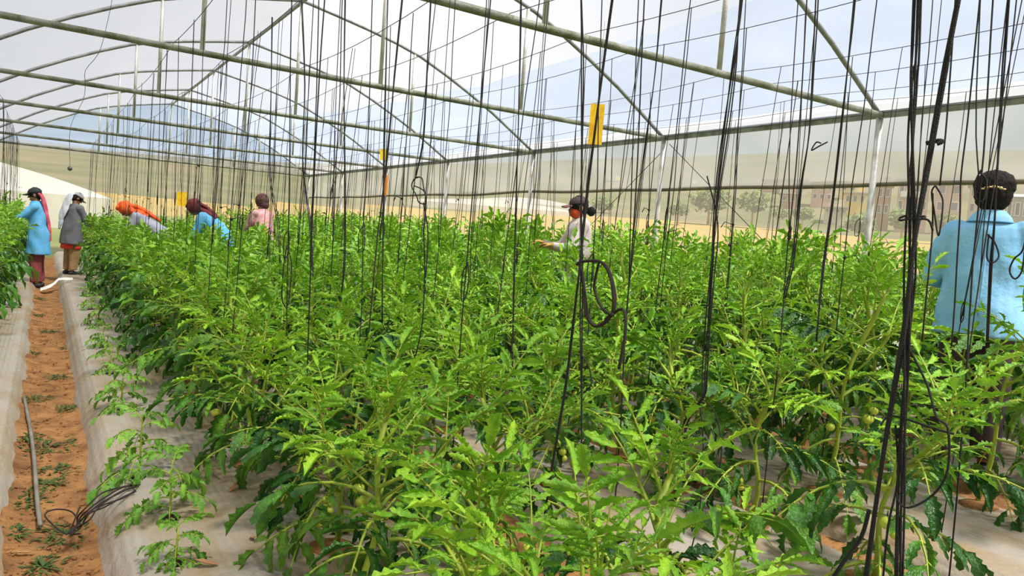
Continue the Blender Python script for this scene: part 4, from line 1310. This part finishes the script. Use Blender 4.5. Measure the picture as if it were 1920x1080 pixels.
cord([(1602, -10), (1590, 120), (1578, 240), (1562, 380), (1545, 500), (1530, 640)], 2.12, .0024, 'black cord slanting across the nearest truss end', 2, .006)
cord([(1530, -10), (1524, 120), (1517, 250), (1503, 350), (1490, 480), (1472, 560)], 2.13, .0024, 'black cord knotted at curtain height', 2, .008, extra=[[(1545, 268), (1530, 266), (1520, 282), (1532, 276), (1546, 266)]])
cord([(1242, -10), (1228, 140), (1208, 280), (1190, 420), (1180, 520), (1172, 610)], 2.12, .0024, 'black cord right of the dark capped worker', 2, .006)
cord([(1960, 100), (1940, 300), (1926, 420), (1918, 468), (1901, 486), (1893, 508), (1903, 523), (1916, 508), (1921, 472)], 2.12, .0022, 'loose twine loop at the blue coat elbow', 1)

# thin hanging wire over the path
mb = MB()
pts = [at_y(px, py, Y) for px, py, Y in [(213, -30, 8.2), (210, 0, 8.2), (199, 52, 8.4), (185, 100, 8.6), (160, 132, 9.0), (160, 160, 9.4), (155, 190, 9.9), (132, 238, 10.7), (131, 300, 10.7), (131, 316, 10.7)]]
mb.tube(smooth(pts, 3), .003, 4); mb.ball(pts[-1], .028, 6, 5)
tag(mb.build('dangling_wire', M['wire']), 'kinked thin wire with a knot dangling over the path', 'wire')

# ------------------------------------------------------------------ sticky traps
def trap(px, py, w, h, dist, mt, label, rz=0.0):
    d = ray(px, py); c = CAM + d * (dist / F_PX)
    e = empty('sticky_trap', c, math.atan2(-d.x, d.y) + rz)
    tag(e, label, 'sticky trap', 'coloured sticky insect traps')
    W_, H_ = w * dist / F_PX, h * dist / F_PX
    mb = MB(); rows = []
    for i in range(7):
        z = H_ * (.5 - i / 6)
        rows.append([(W_ * (u - .5), .012 * math.sin(u * 3 + i * .5), z) for u in (0, .33, .66, 1)])
    mb.grid(rows)
    rows = [[(x, y + .003, z) for x, y, z in r] for r in rows]
    mb.grid(rows)
    mb.build('card', M[mt], e)
    mb = MB(); mb.tube([(0, 0, H_ * .48), (0, 0, max(.1, WZ - c.z))], .0022, 4); mb.build('hanging_string', M['wire'], e)
trap(1118, 233, 26, 76, 5.2, 'trap', 'large speckled orange yellow sticky trap hanging high in the middle')
trap(720, 290, 15, 21, 9.0, 'trap_yellow', 'small bright yellow sticky card over the middle rows')
trap(723, 347, 8, 38, 9.2, 'trap_orange', 'narrow orange card seen edge-on below the yellow one', .6)
trap(341, 373, 18, 26, 11.5, 'trap', 'square amber sticky trap just above the plants beside the stooping workers')

# ------------------------------------------------------------------ things on the path
mb = MB()
pts = [at_z(px, py, .028) for px, py in [(45, 745), (56, 800), (63, 850), (67, 900), (71, 950), (76, 985)]]
mb.tube(smooth(pts, 3), .010, 7)
tag(mb.build('drip_pipe', M['pipe']), 'short grey drip pipe lying along the dirt path', 'pipe')
# black twine tangle over the mulch edge
mb = MB()
rg = random.Random(3)
for k in range(6):
    base = [(262 - k * 2, 906 + k * 3), (228, 913 + k * 4), (190, 928 + k * 5), (165, 950 + k * 4), (148, 972 + k * 3), (140 - k * 3, 990 + k * 3)]
    P = []
    for px, py in base:
        q = at_z(px + rg.uniform(-5, 5), py + rg.uniform(-4, 4), .155 if px > 150 else .09)
        P.append(q)
    mb.tube(smooth(P, 4), .0035, 5)
for q in ([(150, 985), (135, 960), (105, 955), (84, 965), (100, 985), (120, 1000)], [(150, 950), (140, 975), (132, 1000), (150, 1000)]):
    mb.tube(smooth([at_z(px, py, .06 if px < 140 else .10) for px, py in q], 4), .0035, 5)
tag(mb.build('twine_tangle', M['twine_brown']), 'tangle of dark brown twine trailing over the mulch edge', 'twine')
# white cloth
c = at_z(104, 543, .04)
mb = MB(); rows = []
for i in range(9):
    u = i / 8
    rows.append([(c.x - .20 + .42 * u + .03 * math.sin(u * 7), c.y - .28 + .62 * u + (v - .5) * (.16 + .10 * math.sin(u * 5)), .05 + .13 * min(1, u * 1.6) + .035 * noise.noise(Vector((u * 5, v * 4, 2))) + .03 * math.sin(v * PI)) for v in [k / 6 for k in range(7)]])
mb.grid(rows)
tag(mb.build('white_cloth', M['white']), 'crumpled white cloth lying across the path edge', 'cloth')

# weeds on the path
def weed(x, y, s, rg, label):
    mb = MB()
    for k in range(int(110 * s) + 20):
        a = rg.uniform(0, 6.28); r = rg.uniform(.0, .26) * s
        b = Vector((r * math.cos(a) * .9, r * math.sin(a), .0))
        d = Vector((math.cos(a + rg.uniform(-1, 1)), math.sin(a + rg.uniform(-1, 1)), rg.uniform(.05, .7)))
        leaflet(mb, b, d, Vector((0, 0, 1)), rg.uniform(.025, .06), rg.uniform(.005, .010), .3, .4, rg, 3, False)
    o = mb.build('weed_tuft', M['weed']); o.location = (x, y, fz(x, y) + .004)
    return tag(o, label, 'weed', 'weed tufts on the dirt path')
WEEDS = [(85, 835, 1.2), (60, 745, .8), (110, 705, .7), (50, 660, .9), (125, 765, .6), (45, 935, 1.0), (110, 880, .6), (125, 995, .9), (80, 1055, .5), (60, 590, .7), (95, 620, .6), (30, 820, .6), (75, 560, .6), (95, 905, .5), (20, 1000, .5), (125, 650, .5)]
wl_ = ['largest weed tuft in the middle of the path', 'low weed tuft above the drip pipe end', 'weed tuft near the mulch edge beyond the pipe', 'weed patch far along the path by the pale sheet', 'thin weed at the mulch edge beside the fourth seedling', 'flat weed patch by the pale sheet next to the drip pipe', 'sparse weed tuft right of the drip pipe', 'weed tuft under the twine tangle', 'tiny weed closest to the camera', 'distant weed on the path before the white cloth', 'distant weed by the mulch edge', 'weed clinging to the pale sheet edge', 'small weed close behind the white cloth side', 'single small weed beside the pipe end', 'weed sprig at the foot of the pale sheet', 'weed sprig at the mulch edge by the sixth seedling']
rg = random.Random(12)
for (px, py, s), n in zip(WEEDS, wl_):
    p = at_z(px, py, .02)
    weed(max(-.06, min(.19, p.x)), p.y, s * .62, rg, n)
# fallen dry leaves on mulch
dl = MB()
leaflet(dl, Vector((0, 0, 0)), Vector((0, 1, 0)), Vector((0, 0, 1)), .07, .02, .5, -.3, random.Random(2), 5, True)
DRY_ME = dl.mesh('dry_leaf', M['dry'])
DL = [(375, 955), (400, 850), (200, 735), (430, 925), (345, 840), (470, 1010), (300, 760), (410, 1060), (255, 690), (120, 1010), (60, 1030)]
DLN = ['dry brown leaf on the mulch right of the second seedling', 'dry brown leaf under the edge of the first tomato row', 'dry leaf left of the fourth seedling', 'dry leaf between the second seedling and the tomato row', 'dry leaf right of the third seedling', 'dry leaf near the bottom tomato plant', 'dry leaf right of the fourth seedling', 'dry leaf closest to the camera on the mulch', 'dry leaf beside the fifth seedling', 'dry leaf on the soil below the twine tangle', 'dry leaf on the soil at the near end of the path']
rg = random.Random(4)
for i, (px, py) in enumerate(DL):
    p = at_z(px, py, .15 if px > 150 else .03)
    o = put('dry_leaf', DRY_ME, None, Matrix.Translation((p.x, p.y, (bedz(p.x) if px > 150 else fz(p.x, p.y)) + .012)) @ Matrix.Rotation(rg.uniform(0, 6), 4, 'Z') @ Matrix.Scale(rg.uniform(.6, 1.2), 4))
    tag(o, DLN[i], 'dry leaf', 'fallen dry leaves')

# crumbs of soil on the path
mb = MB(); rg = random.Random(8)
for k in range(900):
    y = 2.9 + 9 * rg.random() ** 2; x = rg.uniform(-.09, .22); r = rg.uniform(.003, .011)
    mb.ball((x, y, fz(x, y) + r * .3), (r * rg.uniform(.8, 1.5), r * rg.uniform(.8, 1.5), r * .8), 5, 3)
tag(mb.build('soil_crumbs', M['soil'], flat=True), 'loose crumbs and clods of soil on the dirt path', 'soil crumbs', kind='stuff')
